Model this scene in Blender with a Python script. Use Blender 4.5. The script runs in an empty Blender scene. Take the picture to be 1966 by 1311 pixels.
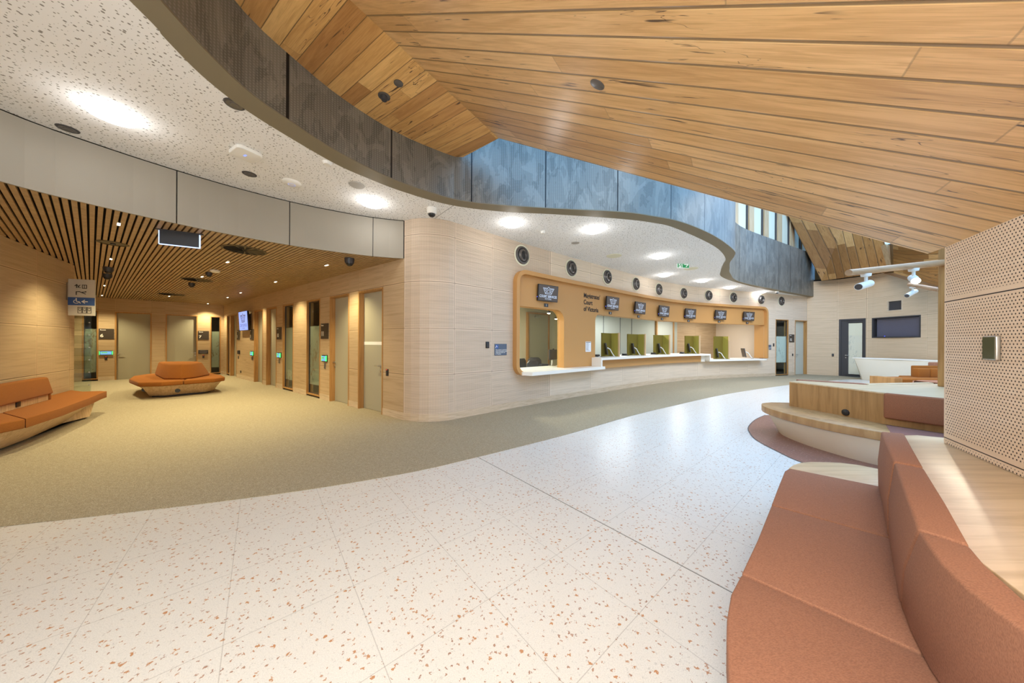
import bpy, bmesh, math, random
from mathutils import Vector, Matrix
random.seed(7)
SC = bpy.context.scene
COL = SC.collection
# ------------------------------------------------------------------ camera
H0, FPX, CX, CY, ROLL = 1.5, 585.0, 983.0, 657.3, 0.005
cd = bpy.data.cameras.new('camera'); cam = bpy.data.objects.new('camera', cd); COL.objects.link(cam)
cd.sensor_width = 36.0; cd.lens = FPX / 1966 * 36; cd.shift_y = (CY - 655.5) / 1966
cd.clip_start = 0.02; cd.clip_end = 200
cam.matrix_world = Matrix.Translation((0, 0, H0)) @ Matrix.Rotation(math.pi / 2, 4, 'X') @ Matrix.Rotation(ROLL, 4, 'Z')
SC.camera = cam
# ------------------------------------------------------------------ world, exposure
W = bpy.data.worlds.new('sky'); SC.world = W; W.use_nodes = True
bg = W.node_tree.nodes['Background']
bg.inputs[0].default_value = (0.25, 0.55, 1.0, 1); bg.inputs[1].default_value = 2.4
SC.view_settings.view_transform = 'Standard'
try: SC.view_settings.look = 'None'
except Exception: pass
SC.view_settings.gamma = 1.0; SC.view_settings.use_curve_mapping = False
SC.view_settings.exposure = 0.36
SC.cycles.max_bounces = 8; SC.cycles.diffuse_bounces = 5; SC.cycles.glossy_bounces = 3
SC.cycles.transparent_max_bounces = 12; SC.cycles.caustics_reflective = False; SC.cycles.caustics_refractive = False
SC.cycles.sample_clamp_indirect = 4.0
def light(kind, loc, power, color=(1, 1, 1), size=.2, aim=None, **kw):
    l = bpy.data.lights.new('lamp_light', kind); l.energy = power; l.color = color
    if kind == 'AREA':
        l.shape = 'DISK'; l.size = size
    else:
        l.shadow_soft_size = size
    for k, v in kw.items(): setattr(l, k, v)
    o = bpy.data.objects.new('lamp_light', l); COL.objects.link(o); o.location = loc
    if aim is not None:
        o.rotation_euler = (Vector(aim) - Vector(loc)).to_track_quat('-Z', 'Y').to_euler()
    return o
# large area lights: unseen fill, added to brighten floor, walls and ceilings
light('AREA', (-1.3, -1.0, 2.85), 95, (.90, .97, 1), 1.6, aim=(-1.3, .6, 0))
light('AREA', (-3.9, -1.0, 3.7), 85, (.92, .98, 1), 1.6, aim=(-3.4, 1.0, 0))
light('AREA', (4.5, 1.5, 6.5), 50, (1, .93, .82), 3.0, aim=(4.5, 3.5, 0))
light('AREA', (9, 6.5, 6.5), 380, (1, .88, .68), 3.5, aim=(11, 9.5, 0))
light('AREA', (-.2, -.6, 2.45), 40, (.98, .97, .93), .8, aim=(2.6, 1.7, .9))  # unseen lamp above the camera, added to brighten punched wall and seating
light('AREA', (-3.3, -1.6, 1.1), 40, (.86, .95, 1), 1.6, aim=(-3.6, 1.4, 3.8))  # added uplight behind the camera, lifts the plaster ceiling
light('AREA', (-.4, -2.4, 1.0), 80, (.95, .96, .92), 1.8, aim=(1.6, 2.4, 3.6))  # added uplight behind the camera, lifts the sloping timber lining

# ------------------------------------------------------------------ geometry helpers
def ray(px, py):
    u = px - CX; v = py - CY
    return (u + ROLL * v) / FPX, -(v - ROLL * u) / FPX
def onz(px, py, z=0.0):
    a, b = ray(px, py); Y = (z - H0) / b; return Vector((a * Y, Y, z))
def aty(px, py, Y):
    a, b = ray(px, py); return Vector((a * Y, Y, H0 + b * Y))
def lin(c): return c / 12.92 if c <= .04045 else ((c + .055) / 1.055) ** 2.4
def rgb(r, g, b): return (lin(r / 255), lin(g / 255), lin(b / 255), 1)
def tag(o, label=None, cat=None, group=None, kind=None):
    if label: o['label'] = label
    if cat: o['category'] = cat
    if group: o['group'] = group
    if kind: o['kind'] = kind
    return o
def empty(name, loc=(0, 0, 0), rz=0.0, parent=None):
    o = bpy.data.objects.new(name, None); COL.objects.link(o); o.location = loc; o.rotation_euler = (0, 0, rz)
    if parent: o.parent = parent
    o.empty_display_size = .1
    return o
def placed(o, M): o.matrix_world = M; return o
def copy_tree(o, parent=None):
    c = o.copy(); COL.objects.link(c)
    if parent is not None: c.parent = parent
    for ch in [x for x in bpy.data.objects if x.parent == o]: copy_tree(ch, c)
    return c
class G:
    def __init__(s): s.v = []; s.f = []; s.uv = []; s.uj = []; s.mi = []
    def face(s, pts, uv=None, uj=None, m=0):
        i = len(s.v); s.v += [tuple(p) for p in pts]; s.f.append(list(range(i, i + len(pts))))
        s.uv.append(uv or [(0, 0)] * len(pts)); s.uj.append(uj or [(0.5, 0.5)] * len(pts)); s.mi.append(m)
        return s
    def box(s, x0, x1, y0, y1, z0, z1, M=None, m=0):
        c = [Vector((x, y, z)) for z in (z0, z1) for y in (y0, y1) for x in (x0, x1)]
        if M is not None: c = [M @ p for p in c]
        for q in ((0, 2, 3, 1), (4, 5, 7, 6), (0, 1, 5, 4), (2, 6, 7, 3), (0, 4, 6, 2), (1, 3, 7, 5)):
            s.face([c[k] for k in q], m=m)
        return s
    def prism(s, poly, z0, z1, M=None, m=0, top=None):
        n = len(poly); top = top or poly
        a = [Vector((p[0], p[1], z0)) for p in poly]; b = [Vector((p[0], p[1], z1)) for p in top]
        if M is not None: a = [M @ p for p in a]; b = [M @ p for p in b]
        s.face(list(reversed(a)), m=m); s.face(b, m=m)
        for k in range(n):
            j = (k + 1) % n; s.face([a[k], a[j], b[j], b[k]], m=m)
        return s
    def cyl(s, p, q, r0, r1=None, n=16, cap=True, m=0):
        p = Vector(p); q = Vector(q); r1 = r0 if r1 is None else r1
        d = (q - p).normalized(); a = d.orthogonal().normalized(); b = d.cross(a)
        A = [p + (a * math.cos(t) + b * math.sin(t)) * r0 for t in [2 * math.pi * k / n for k in range(n)]]
        B = [q + (a * math.cos(t) + b * math.sin(t)) * r1 for t in [2 * math.pi * k / n for k in range(n)]]
        for k in range(n):
            j = (k + 1) % n; s.face([A[k], A[j], B[j], B[k]], m=m)
        if cap: s.face(list(reversed(A)), m=m); s.face(B, m=m)
        return s
    def lathe(s, prof, M=None, n=28, m=0):
        R = []
        for r, h in prof:
            ring = [Vector((r * math.cos(2 * math.pi * k / n), r * math.sin(2 * math.pi * k / n), h)) for k in range(n)]
            R.append([M @ p for p in ring] if M is not None else ring)
        for i in range(len(R) - 1):
            for k in range(n):
                j = (k + 1) % n
                s.face([R[i][k], R[i][j], R[i + 1][j], R[i + 1][k]], m=m)
        return s
    def tube(s, pts, r, n=8, m=0):
        for a, b in zip(pts[:-1], pts[1:]): s.cyl(a, b, r, r, n, m=m)
        return s
    def build(s, name, mats, parent=None, smooth=False, merge=True, bevel=0, seg=2, world=False, sub=0):
        me = bpy.data.meshes.new(name); me.from_pydata(s.v, [], s.f)
        l = me.uv_layers.new(name='UVMap'); l2 = me.uv_layers.new(name='J')
        flat = [c for f in s.uv for p in f for c in p]; l.data.foreach_set('uv', flat)
        flat = [c for f in s.uj for p in f for c in p]; l2.data.foreach_set('uv', flat)
        mats = mats if isinstance(mats, (list, tuple)) else [mats]
        for mm in mats: me.materials.append(mm)
        me.polygons.foreach_set('material_index', s.mi)
        if merge:
            bm = bmesh.new(); bm.from_mesh(me); bmesh.ops.remove_doubles(bm, verts=bm.verts, dist=1e-5)
            bmesh.ops.dissolve_degenerate(bm, edges=bm.edges, dist=1e-6)
            if not world: bmesh.ops.recalc_face_normals(bm, faces=bm.faces)
            bm.to_mesh(me); bm.free()
        if smooth:
            me.polygons.foreach_set('use_smooth', [True] * len(me.polygons))
            try: me.set_sharp_from_angle(angle=math.radians(40))
            except Exception: pass
        o = bpy.data.objects.new(name, me); COL.objects.link(o)
        if parent: o.parent = parent
        if bevel:
            b = o.modifiers.new('bevel', 'BEVEL'); b.width = bevel; b.segments = seg; b.limit_method = 'ANGLE'; b.angle_limit = math.radians(35)
            b.harden_normals = False
            me.polygons.foreach_set('use_smooth', [True] * len(me.polygons))
        return o
def catmull(P, n=6):
    out = []
    P = [Vector((p[0], p[1], 0)) for p in P]
    for i in range(len(P) - 1):
        p0 = P[max(0, i - 1)]; p1 = P[i]; p2 = P[i + 1]; p3 = P[min(len(P) - 1, i + 2)]
        for k in range(n):
            t = k / n
            out.append(.5 * ((2 * p1) + (p2 - p0) * t + (2 * p0 - 5 * p1 + 4 * p2 - p3) * t * t + (-p0 + 3 * p1 - 3 * p2 + p3) * t ** 3))
    out.append(P[-1]); return out
class Path:
    """plan curve of a wall; s = metres along it, room side on the right of travel"""
    def __init__(s, pts, n=6):
        s.p = catmull(pts, n) if n > 1 else [Vector((q[0], q[1], 0)) for q in pts]
        s.s = [0]
        for a, b in zip(s.p[:-1], s.p[1:]): s.s.append(s.s[-1] + (b - a).length)
        s.L = s.s[-1]
        s.nrm = []
        for i in range(len(s.p)):
            t = (s.p[min(i + 1, len(s.p) - 1)] - s.p[max(i - 1, 0)]).normalized(); s.nrm.append(Vector((t.y, -t.x, 0)))
    def _i(s, q):
        for i in range(len(s.p) - 1):
            if q <= s.s[i + 1]: break
        return i, (q - s.s[i]) / (s.s[i + 1] - s.s[i])
    def n(s, q):
        i, t = s._i(q); return s.nrm[i].lerp(s.nrm[i + 1], min(1, max(0, t))).normalized()
    def pt(s, q, off=0.0, z=0.0):
        i, t = s._i(q); p = s.p[i].lerp(s.p[i + 1], t) + s.n(q) * off
        return Vector((p.x, p.y, z))
    def at(s, px, py=657.0, off=0.0):
        a, _ = ray(px, py); best = None
        N = max(200, len(s.p) * 4); pv = None
        for k in range(N + 1):
            q = s.L * k / N
            if off < -.5 and s.L > 18 and q < 2.0: continue
            p = s.pt(q, off); g = p.x - a * p.y
            if pv is not None and pv[1] * g <= 0 and p.y > 0 and pv[1] != g:
                r = pv[0] + (q - pv[0]) * (-pv[1]) / (g - pv[1]); Y = s.pt(r, off).y
                if best is None or Y < best[1]: best = (r, Y)
            pv = (q, g)
        if best is None:
            g0 = abs(s.pt(0, off).x - a * s.pt(0, off).y); return 0.0 if g0 < 3 and (s.pt(0, off).x - a * s.pt(0, off).y) > 0 else s.L
        return best[0]
    def z(s, px, py, off=0.0):
        q = s.at(px, py, off); return H0 + ray(px, py)[1] * s.pt(q, off).y
    def frame(s, q, z=0.0, off=0.0):
        n = s.n(q); t = Vector((-n.y, n.x, 0)); p = s.pt(q, off, z)
        return Matrix(((t.x, -n.x, 0, p.x), (t.y, -n.y, 0, p.y), (0, 0, 1, z), (0, 0, 0, 1)))
    def samples(s, a, b, extra=(), step=.18):
        k = max(1, int(abs(b - a) / step)); r = [a + (b - a) * i / k for i in range(k + 1)] + [e for e in extra if a < e < b]
        return sorted(set(round(x, 5) for x in r))
def interp(x, xs):
    """piecewise joint coordinate: integers at the joints"""
    if x <= xs[0]: return (x - xs[0]) / 1.2
    for i in range(len(xs) - 1):
        if x <= xs[i + 1]: return i + (x - xs[i]) / (xs[i + 1] - xs[i])
    return len(xs) - 1 + (x - xs[-1]) / 1.2
def wall(name, path, a, b, z0, z1, mat, holes=(), joints=None, thick=0.0, jz=.88, off=0.0, parent=None, kind='structure'):
    g = G(); ex = [h[0] for h in holes] + [h[1] for h in holes]
    ss = path.samples(a, b, ex); zs = sorted(set([z0, z1] + [z for h in holes for z in h[2:4] if z0 < z < z1]))
    js = joints or [a + 1.2 * k for k in range(60)]
    for i in range(len(ss) - 1):
        for k in range(len(zs) - 1):
            sm = (ss[i] + ss[i + 1]) / 2; zm = (zs[k] + zs[k + 1]) / 2
            if any(h[0] < sm < h[1] and h[2] < zm < h[3] for h in holes): continue
            c = [(ss[i], zs[k]), (ss[i + 1], zs[k]), (ss[i + 1], zs[k + 1]), (ss[i], zs[k + 1])]
            J = [(interp(q[0], js), q[1] / jz) for q in c]
            g.face([path.pt(q[0], off, q[1]) for q in c], c, J)
            if thick: g.face([path.pt(q[0], off - thick, q[1]) for q in reversed(c)], list(reversed(c)), list(reversed(J)))
    if thick:
        for q in (a, b): g.face([path.pt(q, off, z0), path.pt(q, off - thick, z0), path.pt(q, off - thick, z1), path.pt(q, off, z1)])
        for z in (z0, z1):
            for i in range(len(ss) - 1):
                g.face([path.pt(ss[i], off, z), path.pt(ss[i + 1], off, z), path.pt(ss[i + 1], off - thick, z), path.pt(ss[i], off - thick, z)])
    o = g.build(name, mat, parent, world=not thick)
    if kind: o['kind'] = kind
    return o
def strip(name, path, a, b, z0, z1, o0, o1, mat, parent=None, kind=None, step=.18, bevel=0):
    """solid strip following a wall between two offsets"""
    return wall(name, path, a, b, z0, z1, mat, thick=o1 - o0, off=o1, parent=parent, kind=kind)
# ------------------------------------------------------------------ materials
class N:
    def __init__(s, name):
        s.m = bpy.data.materials.new(name); s.m.use_nodes = True; s.t = s.m.node_tree; s.t.nodes.clear()
        s.out = s.n('ShaderNodeOutputMaterial'); s.b = s.n('ShaderNodeBsdfPrincipled'); s.l(s.b.outputs[0], s.out.inputs[0])
    def n(s, k, **kw):
        x = s.t.nodes.new(k)
        for a, v in kw.items(): setattr(x, a, v)
        return x
    def l(s, a, b): s.t.links.new(a, b)
    def set(s, i, v):
        if hasattr(v, 'is_linked') or hasattr(v, 'links'): s.l(v, i)
        else: i.default_value = v
    def f(s, op, a, b=0.0, c=None):
        x = s.n('ShaderNodeMath', operation=op); s.set(x.inputs[0], a); s.set(x.inputs[1], b)
        if c is not None: s.set(x.inputs[2], c)
        return x.outputs[0]
    def uv(s, name='UVMap'):
        return s.n('ShaderNodeUVMap', uv_map=name).outputs[0]
    def obj(s): return s.n('ShaderNodeTexCoord').outputs['Object']
    def xyz(s, v):
        x = s.n('ShaderNodeSeparateXYZ'); s.l(v, x.inputs[0]); return x.outputs
    def vec(s, x, y, z=0.0):
        c = s.n('ShaderNodeCombineXYZ'); s.set(c.inputs[0], x); s.set(c.inputs[1], y); s.set(c.inputs[2], z); return c.outputs[0]
    def scale(s, v, k):
        x = s.n('ShaderNodeVectorMath', operation='MULTIPLY'); s.l(v, x.inputs[0]); x.inputs[1].default_value = k; return x.outputs[0]
    def addv(s, v, w):
        x = s.n('ShaderNodeVectorMath', operation='ADD'); s.l(v, x.inputs[0]); s.set(x.inputs[1], w); return x.outputs[0]
    def noise(s, v, sc=1.0, det=3.0, rough=.55, dist=0.0):
        x = s.n('ShaderNodeTexNoise'); s.l(v, x.inputs['Vector']); x.inputs['Scale'].default_value = sc; x.inputs['Detail'].default_value = det
        x.inputs['Roughness'].default_value = rough; x.inputs['Distortion'].default_value = dist; return x.outputs[0]
    def white(s, v):
        x = s.n('ShaderNodeTexWhiteNoise', noise_dimensions='3D'); s.l(v, x.inputs[0]); return x.outputs[0]
    def vor(s, v, sc, feat='F1', rnd=1.0):
        x = s.n('ShaderNodeTexVoronoi', feature=feat, voronoi_dimensions='2D'); s.l(v, x.inputs['Vector']); x.inputs['Scale'].default_value = sc; x.inputs['Randomness'].default_value = rnd
        return x.outputs
    def ramp(s, v, stops, interp='LINEAR'):
        x = s.n('ShaderNodeValToRGB'); x.color_ramp.interpolation = interp; e = x.color_ramp.elements
        e[0].position, e[0].color = stops[0]; e[1].position, e[1].color = stops[-1]
        for p, c in stops[1:-1]:
            k = e.new(p); k.color = c
        s.l(v, x.inputs[0]); return x.outputs[0]
    def mix(s, fac, a, b, mode='MIX'):
        x = s.n('ShaderNodeMix', data_type='RGBA', blend_type=mode); s.set(x.inputs[0], fac); s.set(x.inputs[6], a); s.set(x.inputs[7], b); return x.outputs[2]
    def smooth(s, v, a, b):
        x = s.n('ShaderNodeMapRange', interpolation_type='SMOOTHSTEP'); s.set(x.inputs[0], v); x.inputs[1].default_value = a; x.inputs[2].default_value = b
        return x.outputs[0]
    def done(s, col=None, rough=.5, metal=0.0, spec=.5, bump=None, bs=.1, bd=.01, **kw):
        if col is not None: s.set(s.b.inputs['Base Color'], col)
        s.set(s.b.inputs['Roughness'], rough); s.set(s.b.inputs['Metallic'], metal); s.set(s.b.inputs['Specular IOR Level'], spec)
        if bump is not None:
            x = s.n('ShaderNodeBump'); x.inputs['Strength'].default_value = bs; x.inputs['Distance'].default_value = bd; s.l(bump, x.inputs['Height']); s.l(x.outputs[0], s.b.inputs['Normal'])
        for k, v in kw.items(): s.set(s.b.inputs[k.replace('_', ' ')], v)
        return s.m
def plain(name, c, rough=.5, metal=0.0, spec=.5, **kw): return N(name).done(c, rough, metal, spec, **kw)
def glow(name, c, k):
    n = N(name); return n.done((0, 0, 0, 1), .5, Emission_Color=c, Emission_Strength=k)
def joint_mask(n, wx, wz=.008):
    """dark/bright double line at integer joint coordinates"""
    J = n.xyz(n.uv('J')); r = []
    for c, w in ((J[0], wx), (J[1], wz)):
        d = n.f('ABSOLUTE', n.f('SUBTRACT', n.f('FRACT', n.f('ADD', c, .5)), .5)); r.append((d, w))
    return r
def veneer(name, base, dark, perf=0.0, rough=.5):
    n = N(name); uv = n.uv(); x = n.xyz(uv)
    J = n.xyz(n.uv('J')); pid = n.vec(n.f('FLOOR', J[0]), n.f('FLOOR', J[1]))
    rv = n.white(pid)
    g1 = n.noise(n.addv(n.scale(uv, (1.0, 22, 1)), n.vec(n.f('MULTIPLY', rv, 30), 0, rv)), 1.0, 4, .6, .4)
    g2 = n.noise(n.scale(uv, (3, 130, 1)), 1.0, 2)
    t = n.f('ADD', n.f('MULTIPLY', g1, .75), n.f('MULTIPLY', g2, .25))
    col = n.ramp(t, [(.28, dark), (.52, base), (.8, tuple(min(1, c * 1.12) for c in base[:3]) + (1,))])
    col = n.mix(n.f('MULTIPLY', rv, .28), col, tuple(c * .82 for c in base[:3]) + (1,))
    if perf:
        p = .016 * 1.5; a = n.f('FRACT', n.f('DIVIDE', x[0], p)); b = n.f('FRACT', n.f('DIVIDE', x[1], p))
        r2 = n.f('ADD', n.f('POWER', n.f('SUBTRACT', a, .5), 2), n.f('POWER', n.f('SUBTRACT', b, .5), 2))
        d = n.smooth(r2, .09, .03)
        col = n.mix(n.f('MULTIPLY', d, perf), col, tuple(c * .42 for c in dark[:3]) + (1,))
    (dx, wx), (dz, wz) = joint_mask(n, .006, .006)
    halo = n.f('MAXIMUM', n.smooth(dx, .022, .014), n.smooth(dz, .027, .017))
    line = n.f('MAXIMUM', n.smooth(dx, .009, .004), n.smooth(dz, .012, .006))
    col = n.mix(n.f('MULTIPLY', halo, .65), col, tuple(min(1, c * 1.3) for c in base[:3]) + (1,))
    col = n.mix(n.f('MULTIPLY', line, .75), col, tuple(c * .45 for c in dark[:3]) + (1,))
    return n.done(col, rough, spec=.3, bump=line, bs=.3, bd=-.01)
def planks(name, pw, c1, c2, c3, dark, L=2.6, knots=True, rough=.32, groove=.045):
    """UV: x metres along boards, y in board widths"""
    n = N(name); x = n.xyz(n.uv()); row = n.f('FLOOR', x[1]); rr = n.white(n.vec(row, 3.3))
    xs = n.f('ADD', n.f('DIVIDE', x[0], L), n.f('MULTIPLY', rr, 7.0)); cell = n.f('FLOOR', xs); r = n.white(n.vec(row, cell, 1.7))
    base = n.ramp(r, [(0, c1), (.35, c2), (.7, c2), (1, c3)])
    y = n.f('MULTIPLY', x[1], pw)
    v = n.vec(n.f('ADD', n.f('MULTIPLY', x[0], 1.0), n.f('MULTIPLY', r, 40)), n.f('MULTIPLY', y, 1.0), n.f('MULTIPLY', r, 9))
    gr = n.noise(n.scale(v, (1.3, 16, 1)), 1.0, 5, .62, 1.2)
    fine = n.noise(n.scale(v, (5, 160, 1)), 1.0, 2)
    band = n.f('ADD', n.f('MULTIPLY', gr, .7), n.f('MULTIPLY', fine, .3))
    col = n.mix(n.smooth(band, .62, .36), base, n.mix(1.0, base, (.76, .70, .62, 1), 'MULTIPLY'))
    if knots:
        k = n.noise(n.scale(v, (2.6, 34, 1)), 1.0, 3, .5, .6); k2 = n.noise(n.scale(v, (1.0, 3.0, 1)), 1.0, 1)
        m = n.f('MULTIPLY', n.smooth(k, .63, .68), n.smooth(k2, .48, .56))
        col = n.mix(n.f('MULTIPLY', m, .9), col, dark)
        w = n.noise(n.scale(v, (.9, 9, 1)), 1.0, 2, .5, 1.5)
        vein = n.f('MULTIPLY', n.smooth(n.f('ABSOLUTE', n.f('SUBTRACT', w, .5)), .006, .001), n.smooth(n.noise(n.scale(v, (.7, 2, 1)), 1.0, 1), .56, .64))
        col = n.mix(n.f('MULTIPLY', vein, .85), col, dark)
    fy = n.f('FRACT', x[1]); dy = n.f('MINIMUM', fy, n.f('SUBTRACT', 1.0, fy)); gv = n.smooth(dy, groove, groove * .3)
    fx = n.f('FRACT', xs); dx = n.f('MINIMUM', fx, n.f('SUBTRACT', 1.0, fx)); gj = n.smooth(dx, .0016, .0004)
    gg = n.f('MAXIMUM', gv, n.f('MULTIPLY', gj, .5))
    col = n.mix(n.f('MULTIPLY', gg, .9), col, tuple(c * .30 for c in c2[:3]) + (1,))
    return n.done(col, rough, spec=.45, bump=gv, bs=.6, bd=-.008)
def grain(name, c, d, sc=(1.2, 1.2, 26), rough=.42, spec=.4):
    n = N(name); v = n.obj(); t = n.noise(n.scale(v, sc), 1.0, 4, .6, .6)
    return n.done(n.ramp(t, [(.3, d), (.6, c)]), rough, spec=spec)
def fabric(name, c, d):
    n = N(name); v = n.obj(); a = n.noise(n.scale(v, (140, 420, 140)), 1.0, 2); b = n.noise(v, 2.2, 2)
    col = n.mix(n.f('MULTIPLY', n.smooth(a, .3, .7), .7), d, c); col = n.mix(n.f('MULTIPLY', b, .18), col, d)
    return n.done(col, .95, spec=.12, bump=a, bs=.15, bd=.002, Sheen_Weight=.04)
M = {}
M['veneer_perf'] = veneer('veneer_perforated', rgb(214, 194, 172), rgb(192, 172, 150), .75)
M['veneer'] = veneer('veneer_plain', rgb(224, 206, 184), rgb(206, 187, 164), 0)
M['veneer_warm'] = veneer('veneer_corridor', rgb(196, 170, 136), rgb(168, 141, 106), 0)
M['veneer_end'] = veneer('veneer_end_wall', rgb(216, 190, 158), rgb(196, 170, 138), 0)
M['veneer_warm_perf'] = veneer('veneer_corridor_perforated', rgb(200, 175, 142), rgb(176, 150, 116), .55)
M['planksA'] = planks('spotted_timber_boards', .169, rgb(180, 130, 76), rgb(212, 164, 100), rgb(228, 184, 118), rgb(58, 36, 28), 2.2, groove=.03)
M['planksB'] = planks('spotted_timber_lining', .169, rgb(196, 150, 96), rgb(226, 184, 128), rgb(234, 194, 140), rgb(60, 42, 36), 3.4, groove=.07)
M['planksC'] = planks('dark_timber_boards', .12, rgb(128, 86, 44), rgb(164, 118, 66), rgb(204, 160, 104), rgb(52, 32, 20), 2.4, groove=.07)
def _slat():
    n = N('oak_slats'); t = n.noise(n.scale(n.obj(), (9, 9, 30)), 1.0, 3)
    return n.done(n.ramp(t, [(.3, rgb(160, 132, 96)), (.7, rgb(184, 155, 115))]), .5)
M['slat'] = _slat()
M['void'] = plain('dark_void', rgb(28, 24, 20), .9)
def _ceil():
    n = N('perforated_plaster'); uv = n.uv(); v = n.vor(uv, 25.0); sz = n.white(n.scale(v['Position'], (7.3, 7.3, 1)))
    d = n.f('SUBTRACT', n.f('ADD', n.f('MULTIPLY', n.f('POWER', sz, 1.6), .20), .07), v['Distance'])
    mk = n.smooth(d, 0, .05)
    col = n.mix(n.f('MULTIPLY', mk, .8), rgb(240, 239, 237), rgb(112, 104, 94))
    return n.done(col, .8, spec=.2)
M['ceil'] = _ceil()
M['bronze'] = plain('bronze_trim', rgb(132, 122, 100), .6, .2)
def _bulk():
    n = N('champagne_metal'); t = n.noise(n.obj(), 1.2, 2)
    return n.done(n.mix(t, rgb(150, 143, 130), rgb(162, 155, 142)), .55, .25)
M['bulk'] = _bulk()
def _mesh():
    n = N('expanded_metal'); uv = n.uv(); x = n.xyz(uv)
    l = n.f('FRACT', n.f('MULTIPLY', x[1], 38)); m = n.f('FRACT', n.f('MULTIPLY', x[0], 30))
    dots = n.f('MULTIPLY', n.smooth(n.f('ABSOLUTE', n.f('SUBTRACT', l, .5)), .12, .3), n.smooth(n.f('ABSOLUTE', n.f('SUBTRACT', m, .5)), .1, .45))
    b = n.noise(n.scale(uv, (1.7, .75, 1)), 1.6, 4, .6, .9); b2 = n.noise(n.scale(n.addv(uv, (5, 3, 0)), (3.4, 1.2, 1)), 1.6, 3, .55, .6)
    t = n.f('ADD', n.f('MULTIPLY', n.smooth(b, .47, .48), .5), n.f('MULTIPLY', n.smooth(b2, .52, .53), .5))
    col = n.mix(t, rgb(132, 130, 120), rgb(104, 103, 95))
    col = n.mix(n.f('MULTIPLY', dots, .35), col, rgb(176, 172, 166))
    J = n.xyz(n.uv('J')); dx = n.f('ABSOLUTE', n.f('SUBTRACT', n.f('FRACT', n.f('ADD', J[0], .5)), .5))
    col = n.mix(n.smooth(dx, .010, .006), col, rgb(20, 20, 22))
    return n.done(col, .42, .35, spec=.5)
M['mesh'] = _mesh()
VP = onz(938, 1150)
D1 = Vector((-484, 585, 0)).normalized(); D2 = Vector((707, 585, 0)).normalized()
def _terr(name, base, chips, joints=True):
    n = N(name); g = n.n('ShaderNodeNewGeometry').outputs['Position']; p = n.scale(g, (1, 1, 0)); p0 = p
    fine = n.noise(p, 190, 2, .7); mott = n.noise(p, 1.3, 2)
    col = n.mix(n.smooth(fine, .35, .7), tuple(c * .86 for c in base[:3]) + (1,), base)
    w1 = n.f('SUBTRACT', n.noise(p, 75, 2), .5); w2 = n.f('SUBTRACT', n.noise(n.addv(p, (9, 4, 2)), 75, 2), .5)
    p = n.addv(p, n.scale(n.vec(w1, w2), (.034, .034, 0)))
    a = n.vor(p, 36.0); r = n.white(n.scale(a['Position'], (3.1, 3.1, 1)))
    d1 = n.f('MULTIPLY', n.smooth(n.f('SUBTRACT', n.f('MULTIPLY', r, .21), a['Distance']), -.02, .02), n.f('GREATER_THAN', r, .70))
    wob = n.addv(p, n.n('ShaderNodeVectorMath').outputs[0]) if 0 else p
    b = n.vor(n.scale(p, (1.0, 1.5, 1)), 17.0); r2 = n.white(n.scale(b['Position'], (5.7, 5.7, 1)))
    d2 = n.f('MULTIPLY', n.smooth(n.f('SUBTRACT', n.f('MULTIPLY', r2, .17), b['Distance']), -.012, .012), n.f('GREATER_THAN', r2, .85))
    e = n.vor(p, 90.0); r3 = n.white(n.scale(e['Position'], (2.7, 2.7, 1)))
    d3 = n.f('MULTIPLY', n.f('LESS_THAN', e['Distance'], .26), n.f('GREATER_THAN', r3, .86))
    cc = n.mix(r2, chips[0], chips[1])
    col = n.mix(n.f('MULTIPLY', d3, .55), col, tuple(c * .62 for c in base[:3]) + (1,))
    col = n.mix(n.f('MULTIPLY', d1, .8), col, cc); col = n.mix(n.f('MULTIPLY', d2, .95), col, cc)
    if joints:
        P = n.xyz(p0)
        def co(D, o):
            return n.f('SUBTRACT', n.f('ADD', n.f('MULTIPLY', P[0], D.x), n.f('MULTIPLY', P[1], D.y)), o)
        for D, sp in ((D2, .585), (D1, .606)):
            q = n.f('DIVIDE', co(D, D.dot(VP)), sp); d = n.f('ABSOLUTE', n.f('SUBTRACT', n.f('FRACT', n.f('ADD', q, .5)), .5))
            col = n.mix(n.f('MULTIPLY', n.smooth(d, .0045, .002), .38), col, rgb(120, 110, 100))
        q = n.f('ABSOLUTE', co(D2, D2.dot(onz(1306.9, 1085)))); col = n.mix(n.smooth(q, .0045, .003), col, rgb(96, 92, 76))
    return n.done(col, .30, spec=.42)
M['terr'] = _terr('terrazzo', rgb(226, 221, 212), (rgb(134, 80, 44), rgb(186, 130, 82)))
M['terr_red'] = _terr('red_terrazzo', rgb(142, 98, 84), (rgb(200, 180, 170), rgb(176, 120, 100)), False)
def _carpet():
    n = N('carpet'); g = n.n('ShaderNodeNewGeometry').outputs['Position']; a = n.noise(g, 130, 2, .7); b = n.noise(g, 30, 3, .6); c = n.noise(g, .9, 2)
    col = n.mix(n.smooth(a, .3, .7), rgb(138, 126, 104), rgb(188, 176, 150)); col = n.mix(n.f('MULTIPLY', n.smooth(b, .4, .62), .3), col, rgb(140, 127, 100))
    return n.done(col, .95, spec=.1, bump=a, bs=.3, bd=.004)
M['carpet'] = _carpet()
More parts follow.
